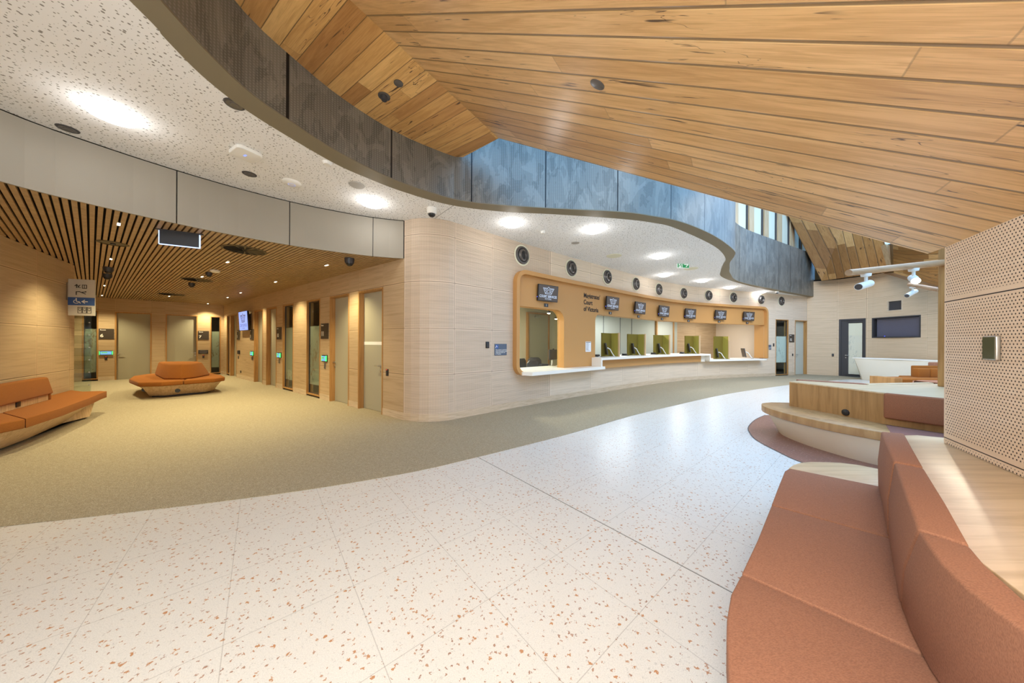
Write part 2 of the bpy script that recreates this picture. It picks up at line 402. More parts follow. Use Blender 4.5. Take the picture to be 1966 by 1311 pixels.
def _perf():
    n = N('punched_timber_panel'); x = n.xyz(n.uv()); p = .0245; q = .0178
    row = n.f('FLOOR', n.f('DIVIDE', x[1], q)); sh = n.f('MULTIPLY', n.f('FRACT', n.f('MULTIPLY', row, .5)), 1.0)
    a = n.f('SUBTRACT', n.f('FRACT', n.f('ADD', n.f('DIVIDE', x[0], p), sh)), .5); b = n.f('SUBTRACT', n.f('FRACT', n.f('DIVIDE', x[1], q)), .5)
    r = n.f('SQRT', n.f('ADD', n.f('POWER', n.f('MULTIPLY', a, p), 2), n.f('POWER', n.f('MULTIPLY', b, q), 2)))
    hole = n.smooth(r, .0050, .0042); J = n.xyz(n.uv('J'))
    hole = n.f('MULTIPLY', hole, J[0])
    t = n.noise(n.scale(n.uv(), (2, 30, 1)), 1.0, 3); col = n.ramp(t, [(.3, rgb(232, 208, 182)), (.7, rgb(242, 222, 200))])
    col = n.mix(hole, col, rgb(58, 40, 32)); col = n.mix(J[1], col, rgb(40, 32, 28))
    return n.done(col, .5, spec=.3, bump=hole, bs=.5, bd=-.004)
M['perf'] = _perf()
M['orange'] = plain('tan_laminate', rgb(196, 146, 88), .45, spec=.35)
M['white'] = plain('white_solid_surface', rgb(243, 238, 228), .35, spec=.4)
M['plaster'] = plain('cream_render', rgb(222, 205, 182), .7, spec=.2)
M['oak'] = grain('oak', rgb(190, 148, 94), rgb(160, 118, 70))
M['oak_top'] = grain('oak_top', rgb(216, 188, 148), rgb(194, 164, 122), (1.5, 22, 1.5), .35)
M['oak_pale'] = grain('pale_oak', rgb(214, 184, 144), rgb(186, 154, 112), (26, 26, 1.5), .5)
M['frame'] = grain('oak_frame', rgb(188, 142, 86), rgb(158, 112, 62), (26, 26, 1.2), .45)
M['brown'] = fabric('terracotta_fabric', rgb(178, 126, 99), rgb(146, 102, 80))
M['tan'] = fabric('burnt_orange_fabric', rgb(164, 103, 48), rgb(136, 82, 33))
M['brown_deep'] = fabric('deep_terracotta_fabric', rgb(164, 104, 72), rgb(132, 82, 56))
M['mauve'] = fabric('mauve_fabric', rgb(160, 112, 98), rgb(132, 90, 78))
M['door'] = plain('grey_green_door', rgb(172, 166, 146), .5, spec=.35)
M['door_pale'] = plain('pale_door', rgb(196, 200, 190), .5, spec=.35)
M['steel'] = plain('brushed_steel', rgb(196, 192, 184), .3, .9)
M['black'] = plain('black_plastic', rgb(34, 32, 32), .4)
M['char'] = plain('charcoal', rgb(62, 60, 62), .45)
M['grey'] = plain('grey_plastic', rgb(120, 116, 108), .5)
M['sign'] = plain('dark_sign', rgb(66, 56, 48), .5)
M['bluesign'] = plain('slate_blue_sign', rgb(88, 100, 118), .5)
M['ink'] = plain('white_ink', rgb(240, 238, 232), .6)
M['darkink'] = plain('black_ink', rgb(38, 34, 32), .6)
M['blue'] = plain('blue_panel', rgb(62, 96, 160), .5)
M['paper'] = plain('paper', rgb(238, 238, 240), .7)
M['olive_shaded'] = fabric('olive_felt_shaded', rgb(132, 118, 52), rgb(112, 98, 38))  # same felt darkened, shade painted into the rear wing
M['olive'] = fabric('olive_felt_lit', rgb(176, 166, 84), rgb(156, 146, 64))  # same felt lightened, light painted into the side panel
M['whitepl'] = plain('white_plastic', rgb(236, 234, 228), .45)
M['office'] = plain('office_wall', rgb(186, 192, 182), .7, spec=.2)
M['office_warm'] = plain('cream_office_wall', rgb(230, 222, 200), .7, spec=.2)
M['screen'] = plain('dark_screen', rgb(74, 70, 70), .2, spec=.6)
M['scr_on'] = glow('lit_dark_screen', rgb(96, 88, 84), .55)
M['scr_ink'] = glow('screen_lettering', rgb(196, 214, 240), 1.0)
M['scr_blue'] = glow('lit_blue_screen', rgb(140, 160, 235), 1.1)
M['led_blue'] = glow('blue_led', rgb(70, 90, 255), 2.0)
M['led_green'] = glow('green_light', rgb(70, 230, 110), 1.6)
M['lcd'] = glow('reader_screen', rgb(120, 180, 220), .9)
M['led_red'] = glow('red_light', rgb(230, 70, 50), 1.2)
M['gun'] = plain('gunmetal', rgb(104, 100, 98), .3, .5)
M['lampw'] = glow('white_lamp', (1, 1, 1, 1), 6.0)
M['lampy'] = glow('warm_lamp', (1, .86, .55, 1), 14.0)
M['lcd_green'] = glow('reader_green', rgb(110, 200, 90), .9)
M['led_dim'] = glow('dim_led', rgb(170, 185, 255), .8)
M['tvscreen'] = plain('television_glass', rgb(92, 90, 104), .22, spec=.6)
M['film_pale'] = None
M['signgrey'] = plain('pale_sign_board', rgb(206, 202, 192), .5)
M['acryl'] = None
M['oak_band'] = grain('oak_banded', rgb(182, 140, 92), rgb(156, 114, 70), (9, 9, 1.2), .4)
M['oak_box'] = grain('oak_box', rgb(180, 134, 82), rgb(150, 108, 62), (14, 14, 1.0), .45)
M['post_rail'] = grain('round_rail_oak', rgb(186, 146, 108), rgb(160, 122, 86), (2, 2, 30), .5)
M['readerglass'] = plain('reader_glass', rgb(70, 70, 40), .15, spec=.7)
M['white_warm'] = plain('cream_solid_surface', rgb(232, 224, 206), .45)
M['grey_light'] = plain('light_grey_plastic', rgb(176, 172, 166), .5)
M['edgedark'] = plain('dark_sign_panel', rgb(52, 54, 60), .5)
M['diff'] = plain('bronze_diffuser', rgb(92, 78, 52), .45, .3)
M['green'] = glow('exit_green', rgb(50, 170, 100), .55)
M['exitw'] = glow('exit_white', rgb(235, 250, 240), .65)
M['edgelit'] = glow('edge_light', rgb(180, 205, 255), 1.6)
def _glass(name, c=(.9, .95, .93, 1), mixf=.86, rough=.05):
    n = N(name); tr = n.n('ShaderNodeBsdfTransparent'); tr.inputs[0].default_value = c
    gl = n.n('ShaderNodeBsdfGlossy'); gl.inputs['Roughness'].default_value = rough
    fr = n.n('ShaderNodeFresnel'); fr.inputs[0].default_value = 1.5
    mx = n.n('ShaderNodeMixShader'); gb = n.n('ShaderNodeNewGeometry').outputs['Backfacing']; n.l(n.f('MULTIPLY', fr.outputs[0], n.f('SUBTRACT', 1.0, gb)), mx.inputs[0]); n.l(tr.outputs[0], mx.inputs[1]); n.l(gl.outputs[0], mx.inputs[2]); n.l(mx.outputs[0], n.out.inputs[0]); return n.m
M['glass'] = _glass('clear_glass')
M['glass_dark'] = _glass('smoked_glass', (.55, .57, .5, 1))
def _film(name, c, d, leaf=True):
    n = N(name); uv = n.xyz(n.obj()); v = n.obj()
    w = n.noise(n.scale(v, (11, 11, 4)), 1.0, 3, .6, 1.6); m = n.f('MULTIPLY', n.smooth(w, .55, .58), n.smooth(n.noise(n.scale(v, (3, 3, 1.5)), 1.0, 1), .45, .55))
    return n.done(n.mix(n.f('MULTIPLY', m, .7), c, d), .45, spec=.4)
M['film'] = _film('frosted_leaf_film', rgb(164, 164, 150), rgb(128, 96, 70))
M['film_white'] = _film('frosted_pattern_film', rgb(226, 230, 230), rgb(168, 172, 172))
M['clerestory'] = plain('pale_reveal', rgb(226, 222, 196), .7)

M['film_pale'] = _film('pale_frosted_glass', rgb(222, 218, 196), rgb(196, 196, 180))
M['acryl'] = _glass('clear_acrylic', (.88, .88, .84, 1))
# ------------------------------------------------------------------ wall curves
def isect(p, d, q, e):
    den = d.x * e.y - d.y * e.x; t = ((q.x - p.x) * e.y - (q.y - p.y) * e.x) / den; return p + d * t
cA, cB = onz(455, 724.7), onz(735.3, 794.6); bA, bB = onz(223, 729.3), onz(413, 719)
CORNER = isect(cA, cB - cA, bA, bB - bA)
bdir = (bB - bA).normalized()
PC = Path([(CORNER.x, CORNER.y), (-2.07, 5.83)], 1)                    # corridor wall
BEND = bA - bdir * 2.6
PB = Path([(BEND.x, BEND.y), (CORNER.x, CORNER.y)], 1)                 # back wall of the corridor
PL = Path([(-2.6, -1.6), (-9.25, 6.37)], 1)                            # left wall
PW = Path([(-2.07, 5.83), (-1.89, 5.745), (-1.68, 5.70), (-1.44, 5.73), (-1.22, 5.82), (-1.11, 5.92), (-0.42, 6.54), (0.25, 7.13), (1.03, 7.80), (1.66, 8.33),
           (3.5, 9.82), (4.9, 10.93), (6.2, 11.8), (7.63, 12.55), (10.06, 13.46), (12.28, 14.18), (14.53, 15.01)], 6)
PE = Path([(14.53, 15.01), (15.0, 14.70), (15.4, 14.35), (15.72, 13.7), (15.85, 12.9), (15.78, 11.7), (15.5, 10.2), (15.1, 8.5), (14.2, 5.5), (12.5, 2.5)], 4)
FASC = [(-1.0, -2.6), (-1.7, -.9), (-2.15, .5), (-2.4, 2.08), (-2.45, 2.43), (-2.45, 2.83), (-2.34, 3.21), (-2.13, 3.72), (-1.73, 4.3), (-1.25, 4.72), (-0.69, 5.03), (0.55, 5.23), (1.84, 5.36), (2.51, 5.53),
        (3.26, 5.83), (4.34, 6.55), (5.48, 7.54), (5.86, 8.05), (6.18, 8.65), (6.61, 9.27), (7.23, 10.1), (8.54, 11.42), (11.4, 13.07), (14.85, 14.96)]
WEDGE = [(-1.3, -2.7), (-2.0, -.9), (-2.45, .5), (-2.61, 2.08), (-2.66, 2.32), (-2.71, 2.65), (-2.68, 3.0), (-2.55, 3.4), (-2.31, 3.95), (-2.06, 4.29), (-1.68, 4.69), (-1.05, 5.13), (-0.19, 5.38), (0.74, 5.48), (1.91, 5.65),
         (2.65, 5.83), (3.31, 6.14), (4.81, 7.25), (5.77, 8.25), (6.16, 8.9), (6.62, 9.67), (7.28, 10.58), (8.76, 11.71), (11.18, 13.2), (14.48, 14.98)]
PF = Path(FASC, 5); PWE = Path(WEDGE, 5)
BULK = [(-4.2, -1.4), (-5.0, .4), (-5.27, 1.7), (-5.15, 3.05), (-4.92, 3.6), (-4.58, 4.13), (-4.18, 4.60), (-3.70, 5.04), (-3.2, 5.37), (-2.62, 5.67), (-2.07, 5.83)]
PK = Path(BULK, 5)
ZS, ZC = 3.10, 3.82
# ------------------------------------------------------------------ floors
def flat(name, poly, z0, z1, mat, kind='structure', **kw):
    o = G().prism([(p[0], p[1]) for p in poly], z0, z1).build(name, mat, merge=False, **kw)
    if kind: o['kind'] = kind
    return o
flat('floor', [(-20, -5), (19, -5), (19, 19), (-20, 19)], -.10, 0, M['terr'])
cpx = [(0, 1012), (104.6, 1000.4), (247.8, 983.6), (400, 966), (607, 938), (800, 904.7), (919, 877), (988, 860), (1100, 831), (1210, 799), (1297, 778), (1397.5, 756), (1500, 740.7), (1560, 734), (1600, 730.5)]
cc = catmull([(-12, .1), (-7.2, 1.5)] + [tuple(onz(*p))[:2] for p in cpx] + [(14.2, 12.9), (16.3, 13.3)], 4)
flat('floor', [(p.x, p.y) for p in cc] + [(17.5, 13.3), (17.5, 18), (-19, 18), (-19, .1)], .0005, .006, M['carpet'])
rp = catmull([(5.33, 6.39), (4.81, 6.0), (4.26, 5.47), (3.99, 5.09), (3.80, 4.71), (3.70, 4.22), (3.67, 3.88), (3.79, 3.59), (4.08, 3.32), (4.7, 2.9)], 5)
rpoly = [(p.x, p.y) for p in rp] + [(6.4, 2.6), (8.6, 4.2), (7.6, 6.6)]
flat('floor', rpoly, .0005, .005, M['terr_red'])
g = G()
for a, b in zip(rp[:-1], rp[1:]):
    d = (b - a).normalized(); nn = Vector((-d.y, d.x, 0)) * -.012
    g.face([a + Vector((0, 0, .0065)), b + Vector((0, 0, .0065)), b + nn + Vector((0, 0, .0065)), a + nn + Vector((0, 0, .0065))])
tag(g.build('trim_1', M['char'], world=True), kind='structure')
# ------------------------------------------------------------------ ceilings
i0 = 0
white = [(p.x, p.y) for p in PWE.p] + [(p.x, p.y) for p in reversed(PW.p)] + [(p.x, p.y) for p in reversed(PK.p)]
def uvflat(name, poly, z, up, mat, uvf=lambda p: (p[0], p[1])):
    g = G(); P = [(p[0], p[1]) for p in poly]
    g.face([(p[0], p[1], z) for p in P], [uvf(p) for p in P]); g.face([(p[0], p[1], z + up) for p in reversed(P)], [uvf(p) for p in reversed(P)])
    for k in range(len(P)):
        a = P[k]; b = P[(k + 1) % len(P)]; g.face([(*a, z), (*b, z), (*b, z + up), (*a, z + up)])
    return tag(g.build(name, mat, merge=False), kind='structure')
uvflat('ceiling', white, ZC, .08, M['ceil'])
ring = [(p.x, p.y) for p in PF.p] + [(p.x, p.y) for p in reversed(PWE.p)]
tag(G().prism(ring, ZC - .012, ZC + .002).build('trim_2', M['bronze'], merge=False), kind='structure')
# metal bulkhead between slatted and plaster ceilings
back = wall('trim_3', PK, 0, PK.L, ZS + .01, ZC, M['char'], off=-.036, thick=.03)
ks = [0.05] + [PK.at(x) for x in (338, 555, 715)] + [PK.L - .01]
for a, b in zip(ks[:-1], ks[1:]):
    strip('metal_panel', PK, a + .006, b - .006, ZS - .006, ZC - .012, -.03, 0, M['bulk'], parent=back)
# slatted timber ceiling
SD = Vector((-.81, .5865, 0)).normalized(); SN = Vector((-SD.y, SD.x, 0)); SN = -SN if SN.y < 0 else SN
LREF = Vector((-9.25, 6.37, 0)); REND = Vector((-9.42, 6.58, 0)); FARL = BEND
region = [Vector((p.x, p.y, 0)) - PK.nrm[i] * .05 for i, p in enumerate(PK.p)] + [PC.p[0], FARL, REND, LREF, PL.p[0]]
tag(G().prism([(p.x, p.y) for p in region], ZS + .07, ZS + .10).build('ceiling', M['void'], merge=False), kind='structure')
g = G(); lo = min(p.dot(SN) for p in region); hi = max(p.dot(SN) for p in region); ph = (onz(177, 395, ZS)).dot(SN)
k = math.ceil((lo - ph) / .0615)
while ph + k * .0615 < hi:
    c = ph + k * .0615; xs = []
    for i in range(len(region)):
        a = region[i]; b = region[(i + 1) % len(region)]; da = a.dot(SN) - c; db = b.dot(SN) - c
        if da * db < 0: xs.append((a + (b - a) * (da / (da - db))).dot(SD))
    xs.sort()
    for a, b in zip(xs[::2], xs[1::2]):
        Mx = Matrix(((SD.x, SN.x, 0, 0), (SD.y, SN.y, 0, 0), (0, 0, 1, 0), (0, 0, 0, 1)))
        g.box(a, b, c - .0205, c + .0205, ZS, ZS + .035, Mx)
    k += 1
tag(g.build('ceiling', M['slat'], merge=False), kind='structure')
# timber lined ceilings
R1 = onz(957.5, 265.5, 4.5); R2 = onz(672.7, 0.5, 4.5); RD = (R1 - R2).normalized()      # ridge, level
PDh = Vector((-1.381, 1, 0)).normalized()
Cw = aty(1813.9, 475.4, 2.11)
# slope of the lining from ridge to the head of the punched wall
qd = Vector((-PDh.x, -PDh.y, 0)); tt = (Cw - R1); down = (4.5 - Cw.z) / (tt.dot(qd) + 1e-9)
Pn = (RD).cross(Vector((qd.x, qd.y, -down))).normalized()
def onB(px, py):
    a, b = ray(px, py); d = Vector((a, 1, b)); o = Vector((0, 0, H0)); return o + d * ((R1 - o).dot(Pn) / d.dot(Pn))
Cp = onB(1781, 487)
RB = R1 - RD * 10.5; BB = Cw - RD * 6.5
PWID = .1688
def uvB(p):
    d = Vector(p) - R1; return (math.hypot(d.dot(qd), d.z), -d.dot(RD) / PWID)
g = G(); th = Vector((0, 0, .09))
poly = [R1, Cp, Cw - RD * 1e-3, BB, RB]
g.face(poly, [uvB(p) for p in poly]); g.face([p + th for p in reversed(poly)], [uvB(p) for p in reversed(poly)])
for a, b in zip(poly, poly[1:] + poly[:1]): g.face([a, b, b + th, a + th], [(0, .3), (3, .3), (3, .7), (0, .7)])
tag(g.build('ceiling', M['planksB'], merge=False), kind='structure')
FA = onz(889.3, 301.5, 4.5); sFA = min(range(len(PF.p)), key=lambda i: (PF.p[i] - Vector((FA.x, FA.y, 0))).length)
poly = [R1, FA] + [Vector((p.x, p.y, 4.5)) - PF.nrm[i] * .02 for i, p in list(enumerate(PF.p))[sFA - 1::-1]] + [RB]
def uvA(p):
    d = Vector(p) - R1; return (d.dot(PDh) + 5, -d.dot(RD) / PWID)
g = G(); g.face([p + Vector((0, 0, .002)) for p in poly], [uvA(p) for p in poly]); g.face([p + th for p in reversed(poly)])
for a, b in zip(poly, poly[1:] + poly[:1]): g.face([a, b, b + th, a + th], [(0, .3), (3, .3), (3, .7), (0, .7)])
tag(g.build('ceiling', M['planksA'], merge=False), kind='structure')
# expanded metal fascia around the void
ZF = 5.9
fj = [.2, 2.2] + [PF.at(x) for x in (559, 749.5, 904, 1046, 1185)] + []
s5 = fj[-1]; fj += [s5 + 1.15 * k for k in range(1, 14)]
fj = [f for f in fj if f < PF.L - .3] + [PF.L]
wall('wall_fascia', PF, 0, PF.L, ZC, ZF, M['mesh'], thick=.06, joints=fj)
def near_s(P, x, y): i = min(range(len(P.p)), key=lambda i: (P.p[i] - Vector((x, y, 0))).length); return P.s[i]
# clerestory glazing over the fascia
s0 = near_s(PF, 6.9, 9.7); wn = empty('window_1'); tag(wn, kind='structure')
wall('pane', PF, s0, PF.L, ZF, 8.6, M['clerestory'], off=-.42, parent=wn, kind=None)
q = s0 + .05; k = 0
while q < PF.L - .4:
    strip('mullion', PF, q, q + .40, ZF, 8.6, -.41, -.33, M['oak_pale'], parent=wn)
    strip('glazing_bar', PF, q - .10, q - .002, ZF, 8.6, -.41, -.38, M['char'], parent=wn); q += 1.3
# far timber canopy
P1, P2 = aty(1577, 539, 14.3), aty(1712, 521, 12.4); P3, P4 = aty(1512, 412, 14.3), aty(1684, 405, 12.4)
P3 = P1 + (P3 - P1) * 1.7; P4 = P2 + (P4 - P2) * 1.7
g = G(); L12 = (P2 - P1).length; up = (P3 - P1).length
g.face([P1, P2, P4, P3], [(0, 0), (0, L12 / .26), (up, L12 / .26), (up, 0)])
tb = Vector((.55, .5, .25))
g.face([P1, P2, P2 + tb, P1 + tb], [(0, .2), (0, L12 / .19), (1, L12 / .19), (1, .2)])
e3 = Vector((1.6, 1.4, .3))
q1, q2 = aty(1520, 430, 15.7), aty(1625, 552, 15.2)
g.face([q1, (q2.x, q2.y, q1.z), q2, (q1.x, q1.y, q2.z)], [(0, 0), (0, 5), (1, 5), (1, 0)])
g.face([P2, P2 + e3, P4 + e3, P4], [(0, 0), (0, 8), (up, 8), (up, 0)]); g.face([P1, P1 + tb, P3 + tb, P3], [(0, 0), (0, 3), (up, 3), (up, 0)])
g.face([P1 + tb, P2 + tb, P2 + e3, P1 + e3]); g.face([P3, P4, P4 + e3, P3 + e3])
tag(g.build('ceiling', M['planksC'], merge=False), kind='structure')
g = G(); a = aty(1700, 468, 12.2); b = aty(1712, 512, 12.2); c = aty(1724, 508, 12.3); d = aty(1718, 474, 12.3)
g.face([a, b, c, d], [(0, 0), (1, 0), (1, 1), (0, 1)]); e3 = Vector((.3, .5, 0)); g.face([a + e3, b + e3, c + e3, d + e3])
for u, v in ((a, b), (b, c), (c, d), (d, a)): g.face([u, v, v + e3, u + e3])
tag(g.build('trim_4', M['oak_pale'], merge=False), kind='structure')
g = G(); a = aty(1714, 474, 12); b = aty(1716, 524, 12); c = aty(1825, 556, 9.5); d = aty(1825, 486, 9.5)
a = a + Vector((0, 0, .15)); d = d + Vector((0, 0, .5))
for (A, B, C, D), o in (((a, b, c, d), 0),):
    w = (C - B).length; h = (A - B).length
    g.face([A, B, C, D], [(0, 0), (0, h / .12), (w, h / .12), (w, 0)])
e3 = Vector((.7, .9, .2)); g.face([a, d, d + e3, a + e3], [(0, 0), (3, 0), (3, 6), (0, 6)]); g.face([b, c, c + e3, b + e3], [(0, 0), (3, 0), (3, 6), (0, 6)])
g.face([a, b, b + e3, a + e3]); g.face([d, c, c + e3, d + e3]); g.face([a + e3, b + e3, c + e3, d + e3])
tag(g.build('ceiling', M['planksC'], merge=False), kind='structure')
# ------------------------------------------------------------------ corridor walls, doors and windows
DN = [0]; WN = [1]; TN = [4]
def handle_on(parent, path, s, z, off, side=1):
    F = path.frame(s, z, off); g = G()
    g.lathe([(.026, 0), (.026, .012), (0, .012)], F @ Matrix.Rotation(math.pi / 2, 4, 'X'), 16)
    p = [F @ Vector(v) for v in ((0, 0, 0), (0, -.06, 0), (side * .13, -.06, 0))]; g.tube(p, .010)
    g.lathe([(.022, 0), (.022, .01), (0, .01)], F @ Matrix.Translation((0, 0, -.11)) @ Matrix.Rotation(math.pi / 2, 4, 'X'), 16)
    return g.build('door_handle', M['steel'], parent, smooth=True)
def frame_ring(path, a, b, z0, z1, w, o0, o1, mat, parent, name='frame', sill=False, head=None):
    g = G(); h = head or w
    for (q0, q1, y0, y1) in ((a, a + w, z0, z1), (b - w, b, z0, z1), (a + w, b - w, z1 - h, z1)) + (((a + w, b - w, z0, z0 + w),) if sill else ()):
        c = [path.pt(q, o, z) for z in (y0, y1) for o in (o0, o1) for q in (q0, q1)]
        for t in ((0, 2, 3, 1), (4, 5, 7, 6), (0, 1, 5, 4), (2, 6, 7, 3), (0, 4, 6, 2), (1, 3, 7, 5)): g.face([c[k] for k in t])
    return g.build(name, mat, parent)
def door(path, px0, px1, top, hs=None, depth=.11, mat='door', hz=.98, fr='frame'):
    DN[0] += 1; a, b = path.at(px0), path.at(px1)
    if a > b: a, b = b, a
    d = strip('door_%d' % DN[0], path, a + .037, b - .037, .012, top - .037, -depth - .04, -depth, M[mat]); d['kind'] = 'structure'
    frame_ring(path, a, b, 0, top, .035, -depth - .05, .008, M[fr], d, 'door_frame')
    if hs is not None: handle_on(d, path, path.at(hs, 700, -depth), hz, -depth, 1 if abs(path.at(hs, 700, -depth) - a) < abs(path.at(hs, 700, -depth) - b) else -1)
    return d, (a, b, 0, top)
def window(path, px0, px1, z0, top, film=(.32, 1.92), fm='film', gl='glass', depth=.05, fr='frame', fmo=None):
    WN[0] += 1; a, b = path.at(px0), path.at(px1)
    w = empty('window_%d' % WN[0]); tag(w, kind='structure')
    frame_ring(path, a, b, z0, top, .032, -.16, .008, M[fr], w, 'window_frame', True)
    frame_ring(path, a + .032, b - .032, z0 + .032, top - .032, .014, -depth - .03, -depth + .005, M['char'], w, 'window_bead', True)
    strip('pane', path, a + .04, b - .04, z0 + .04, top - .04, -depth - .016, -depth - .006, M[gl], parent=w)
    strip('frosted_film', path, a + .045, b - .045, film[0], film[1], -depth - .022, -depth - .018, M[fm], parent=w)
    return w, (a, b, z0, top)
HT = 2.62
hB = []; hC = []; hW = []
hB.append(window(PB, 157.7, 188.5, .06, HT - .03)[1]); hB.append(door(PB, 220.6, 291, HT - .03, 227)[1]); hB.append(door(PB, 318, 379.5, HT - .03, 375)[1]); hB.append(window(PB, 403.6, 423.7, .06, HT - .03)[1])
hC.append(window(PC, 435.6, 441, .06, HT)[1]); hC.append(door(PC, 442.5, 455, HT, 447.5)[1]); hC.append(door(PC, 488, 504.9, HT, 493.7)[1]); hC.append(door(PC, 511.5, 530.9, HT)[1])
hC.append(window(PC, 543, 563.2, .05, HT)[1]); hC.append(window(PC, 588.6, 614.5, .05, HT)[1]); hC.append(door(PC, 633.3, 670.3, HT, 643.6)[1])
d12, h12 = door(PC, 688, 735.3, HT, 730.5); hC.append(h12)
strip('door_band', PC, h12[0] + .04, h12[1] - .04, 1.43, 1.50, -.112, -.107, M['ink'], parent=d12)
jB = [PB.at(x) for x in (189, 220, 291, 316, 379, 403, 424, 431)]
wall('wall_back', PB, 0, PB.L, .145, ZS, M['veneer_warm'], hB, joints=jB, jz=.88)
jC = [PC.at(x) for x in (436, 442, 455, 488, 505, 512, 531, 543, 563, 588.6, 614.5, 633.5, 670, 688, 735.3)] + [PC.L]
wall('wall_corridor', PC, 0, PC.L, .145, ZS, M['veneer_warm'], hC, joints=jC, jz=.88)
def skirting(n, path, a, b, holes, mat):
    r = empty('baseboard_' + n); tag(r, kind='structure'); cur = a
    for h in sorted(holes) + [(b, b, 0, 0)]:
        if h[0] - cur > .03: strip('baseboard_run', path, cur, min(h[0], b), 0, .145, -.02, .006, M['veneer_skirt'], parent=r)
        cur = max(cur, h[1])
M['veneer_skirt'] = grain('veneer_skirting', rgb(214, 194, 168), rgb(190, 168, 140), (3, 3, 40), .5)
skirting('back', PB, 0, PB.L, hB, None); skirting('corridor', PC, 0, PC.L, hC, None)
# rooms behind the glazed slots
wall('wall_inner', PC, .1, PC.L - 1, 0, ZS, M['office'], off=-1.5)
wall('wall_inner', PB, 0, PB.L - .3, 0, ZS, M['office'], off=-1.5)
jl = [PL.L - 1.23 * k for k in range(8, -1, -1)]
wall('wall_left', PL, 0, PL.L, .0, ZS, M['veneer_warm_perf'], joints=jl)
PR = Path([(-9.25, 6.37), (REND.x, REND.y), (-12.5, 7.9), (BEND.x, BEND.y)], 1)
wall('wall_side', PR, 0, PR.L, 0, ZS, M['veneer_warm'])
# enclosing walls behind the camera
PX = Path([(12.5, 2.5), (8.5, -1.2), (3.5, -4.6), (-3.0, -4.8), (-6.2, -4.2), (-2.6, -1.6)], 1)
wall('wall_rear', PX, 0, PX.L, 0, 6.0, M['office_warm'])
# ------------------------------------------------------------------ counter wall
FL = PW.at(984.5); FR = PW.at(1469.5); ZFB, ZFT = .76, 3.17
w12 = window(PW, 1489, 1513.5, .04, 2.64, (.62, 1.85), 'film_white', 'glass'); d13, hd = door(PW, 1526, 1549.0, 2.64, 1529, depth=.12, mat='door_pale'); hW = [w12[1], (hd[0], min(hd[1], PW.L), 0, 2.64)]
jW = [PW.at(x) for x in (873, 942.5)]
jW = [0.0] + jW + [PW.at(x) for x in (1056, 1134, 1195.4, 1244.6, 1287, 1340, 1382, 1436, 1488, 1522)] + [PW.L]
sp = PW.at(1056)
HW = [(FL + .1, FR - .1, .78, 3.09)] + hW
wall('wall_counter', PW, 0, sp, .145, ZC, M['veneer_perf'], [(FL + .1, sp + 1, .78, 3.09)], joints=jW)
o = wall('wall_counter', PW, sp, PW.L, .145, ZC, M['veneer'], HW, joints=jW)
skirting('counter', PW, 0, PW.L, hW, None)
jE = [0, PE.at(1607), PE.at(1662.8), PE.at(1781.6), PE.at(1830)]
hE = [(PE.at(1610.6), PE.at(1662), 0, 2.66), (PE.at(1675), PE.at(1766.5), PE.z(1675, 647.8), PE.z(1675, 611.3)), (PE.at(1704.8), PE.at(1731), PE.z(1705, 596.5), PE.z(1705, 579))]
wall('wall_end', PE, 0, PE.L, 0, 4.55, M['veneer_end'], hE, joints=jE)
# ------------------------------------------------------------------ unseen outer shell, added to stop sky light leaking in
slab = [(p.x - PF.nrm[i].x * .05, p.y - PF.nrm[i].y * .05) for i, p in enumerate(PF.p)] + [(19, 15.2), (19, 19), (-20, 19), (-20, -6), (-1.0, -6)]
tag(G().prism(slab, ZC + .13, ZC + .2).build('ceiling', M['void'], merge=False), kind='structure')  # added slab over the plaster and slatted ceilings, blocks the sky
slab = [(p.x - PE.nrm[i].x * .02, p.y - PE.nrm[i].y * .02) for i, p in enumerate(PE.p)] + [(12.6, 2.4), (19, -3), (19, 19), (14.4, 19)]
tag(G().prism(slab, 4.55, 4.62).build('ceiling', M['void'], merge=False), kind='structure')  # added slab outside the end wall, blocks the sky
g = G()
for a, b in (((-20, -6), (-20, 19)), ((-20, 19), (19, 19)), ((19, 19), (19, -3)), ((19, -3), (12.4, 2.4)), ((-20, -6), (-1, -6))):
    g.face([(*a, -.1), (*b, -.1), (*b, 4.65), (*a, 4.65)])
tag(g.build('wall_leak_shell', M['office_warm'], merge=False), kind='structure')  # perimeter sheets of the added light-blocking shell
# ------------------------------------------------------------------ service counter joinery in the counter wall
def poly_band(name, path, pts, w, o0, o1, mat, parent):
    """band of width w on the inner (right-hand) side of an (s,z) polyline, solid between offsets"""
    P = [Vector((a, b)) for a, b in pts]; g = G(); inn = []
    for i in range(len(P)):
        t = (P[min(i + 1, len(P) - 1)] - P[max(i - 1, 0)]).normalized(); inn.append(P[i] + Vector((t.y, -t.x)) * w)
    for i in range(len(P) - 1):
        A, B, C, D = P[i], P[i + 1], inn[i + 1], inn[i]
        c = [[path.pt(q.x, o, q.y) for q in (A, B, C, D)] for o in (o0, o1)]
        g.face(c[1]); g.face(list(reversed(c[0])))
        g.face([c[0][0], c[0][1], c[1][1], c[1][0]]); g.face([c[1][3], c[1][2], c[0][2], c[0][3]])
    for k, rev in ((0, 0), (-1, 1)):
        g.face([path.pt(P[k].x, o0, P[k].y), path.pt(P[k].x, o1, P[k].y), path.pt(inn[k].x, o1, inn[k].y), path.pt(inn[k].x, o0, inn[k].y)])
    return g.build(name, mat, parent, smooth=True)
def arc(cx, cz, r, a0, a1, n=8): return [(cx + r * math.cos(math.radians(a0 + (a1 - a0) * k / n)), cz + r * math.sin(math.radians(a0 + (a1 - a0) * k / n))) for k in range(n + 1)]
R = .30
pts = [(FL + .30, ZFB - .03)] + arc(FL + .27, ZFB + .24, .27, 270, 180) + arc(FL + R, ZFT - R, R, 180, 90)
q = FL + R + .3
while q < FR - R: pts.append((q, ZFT)); q += .3
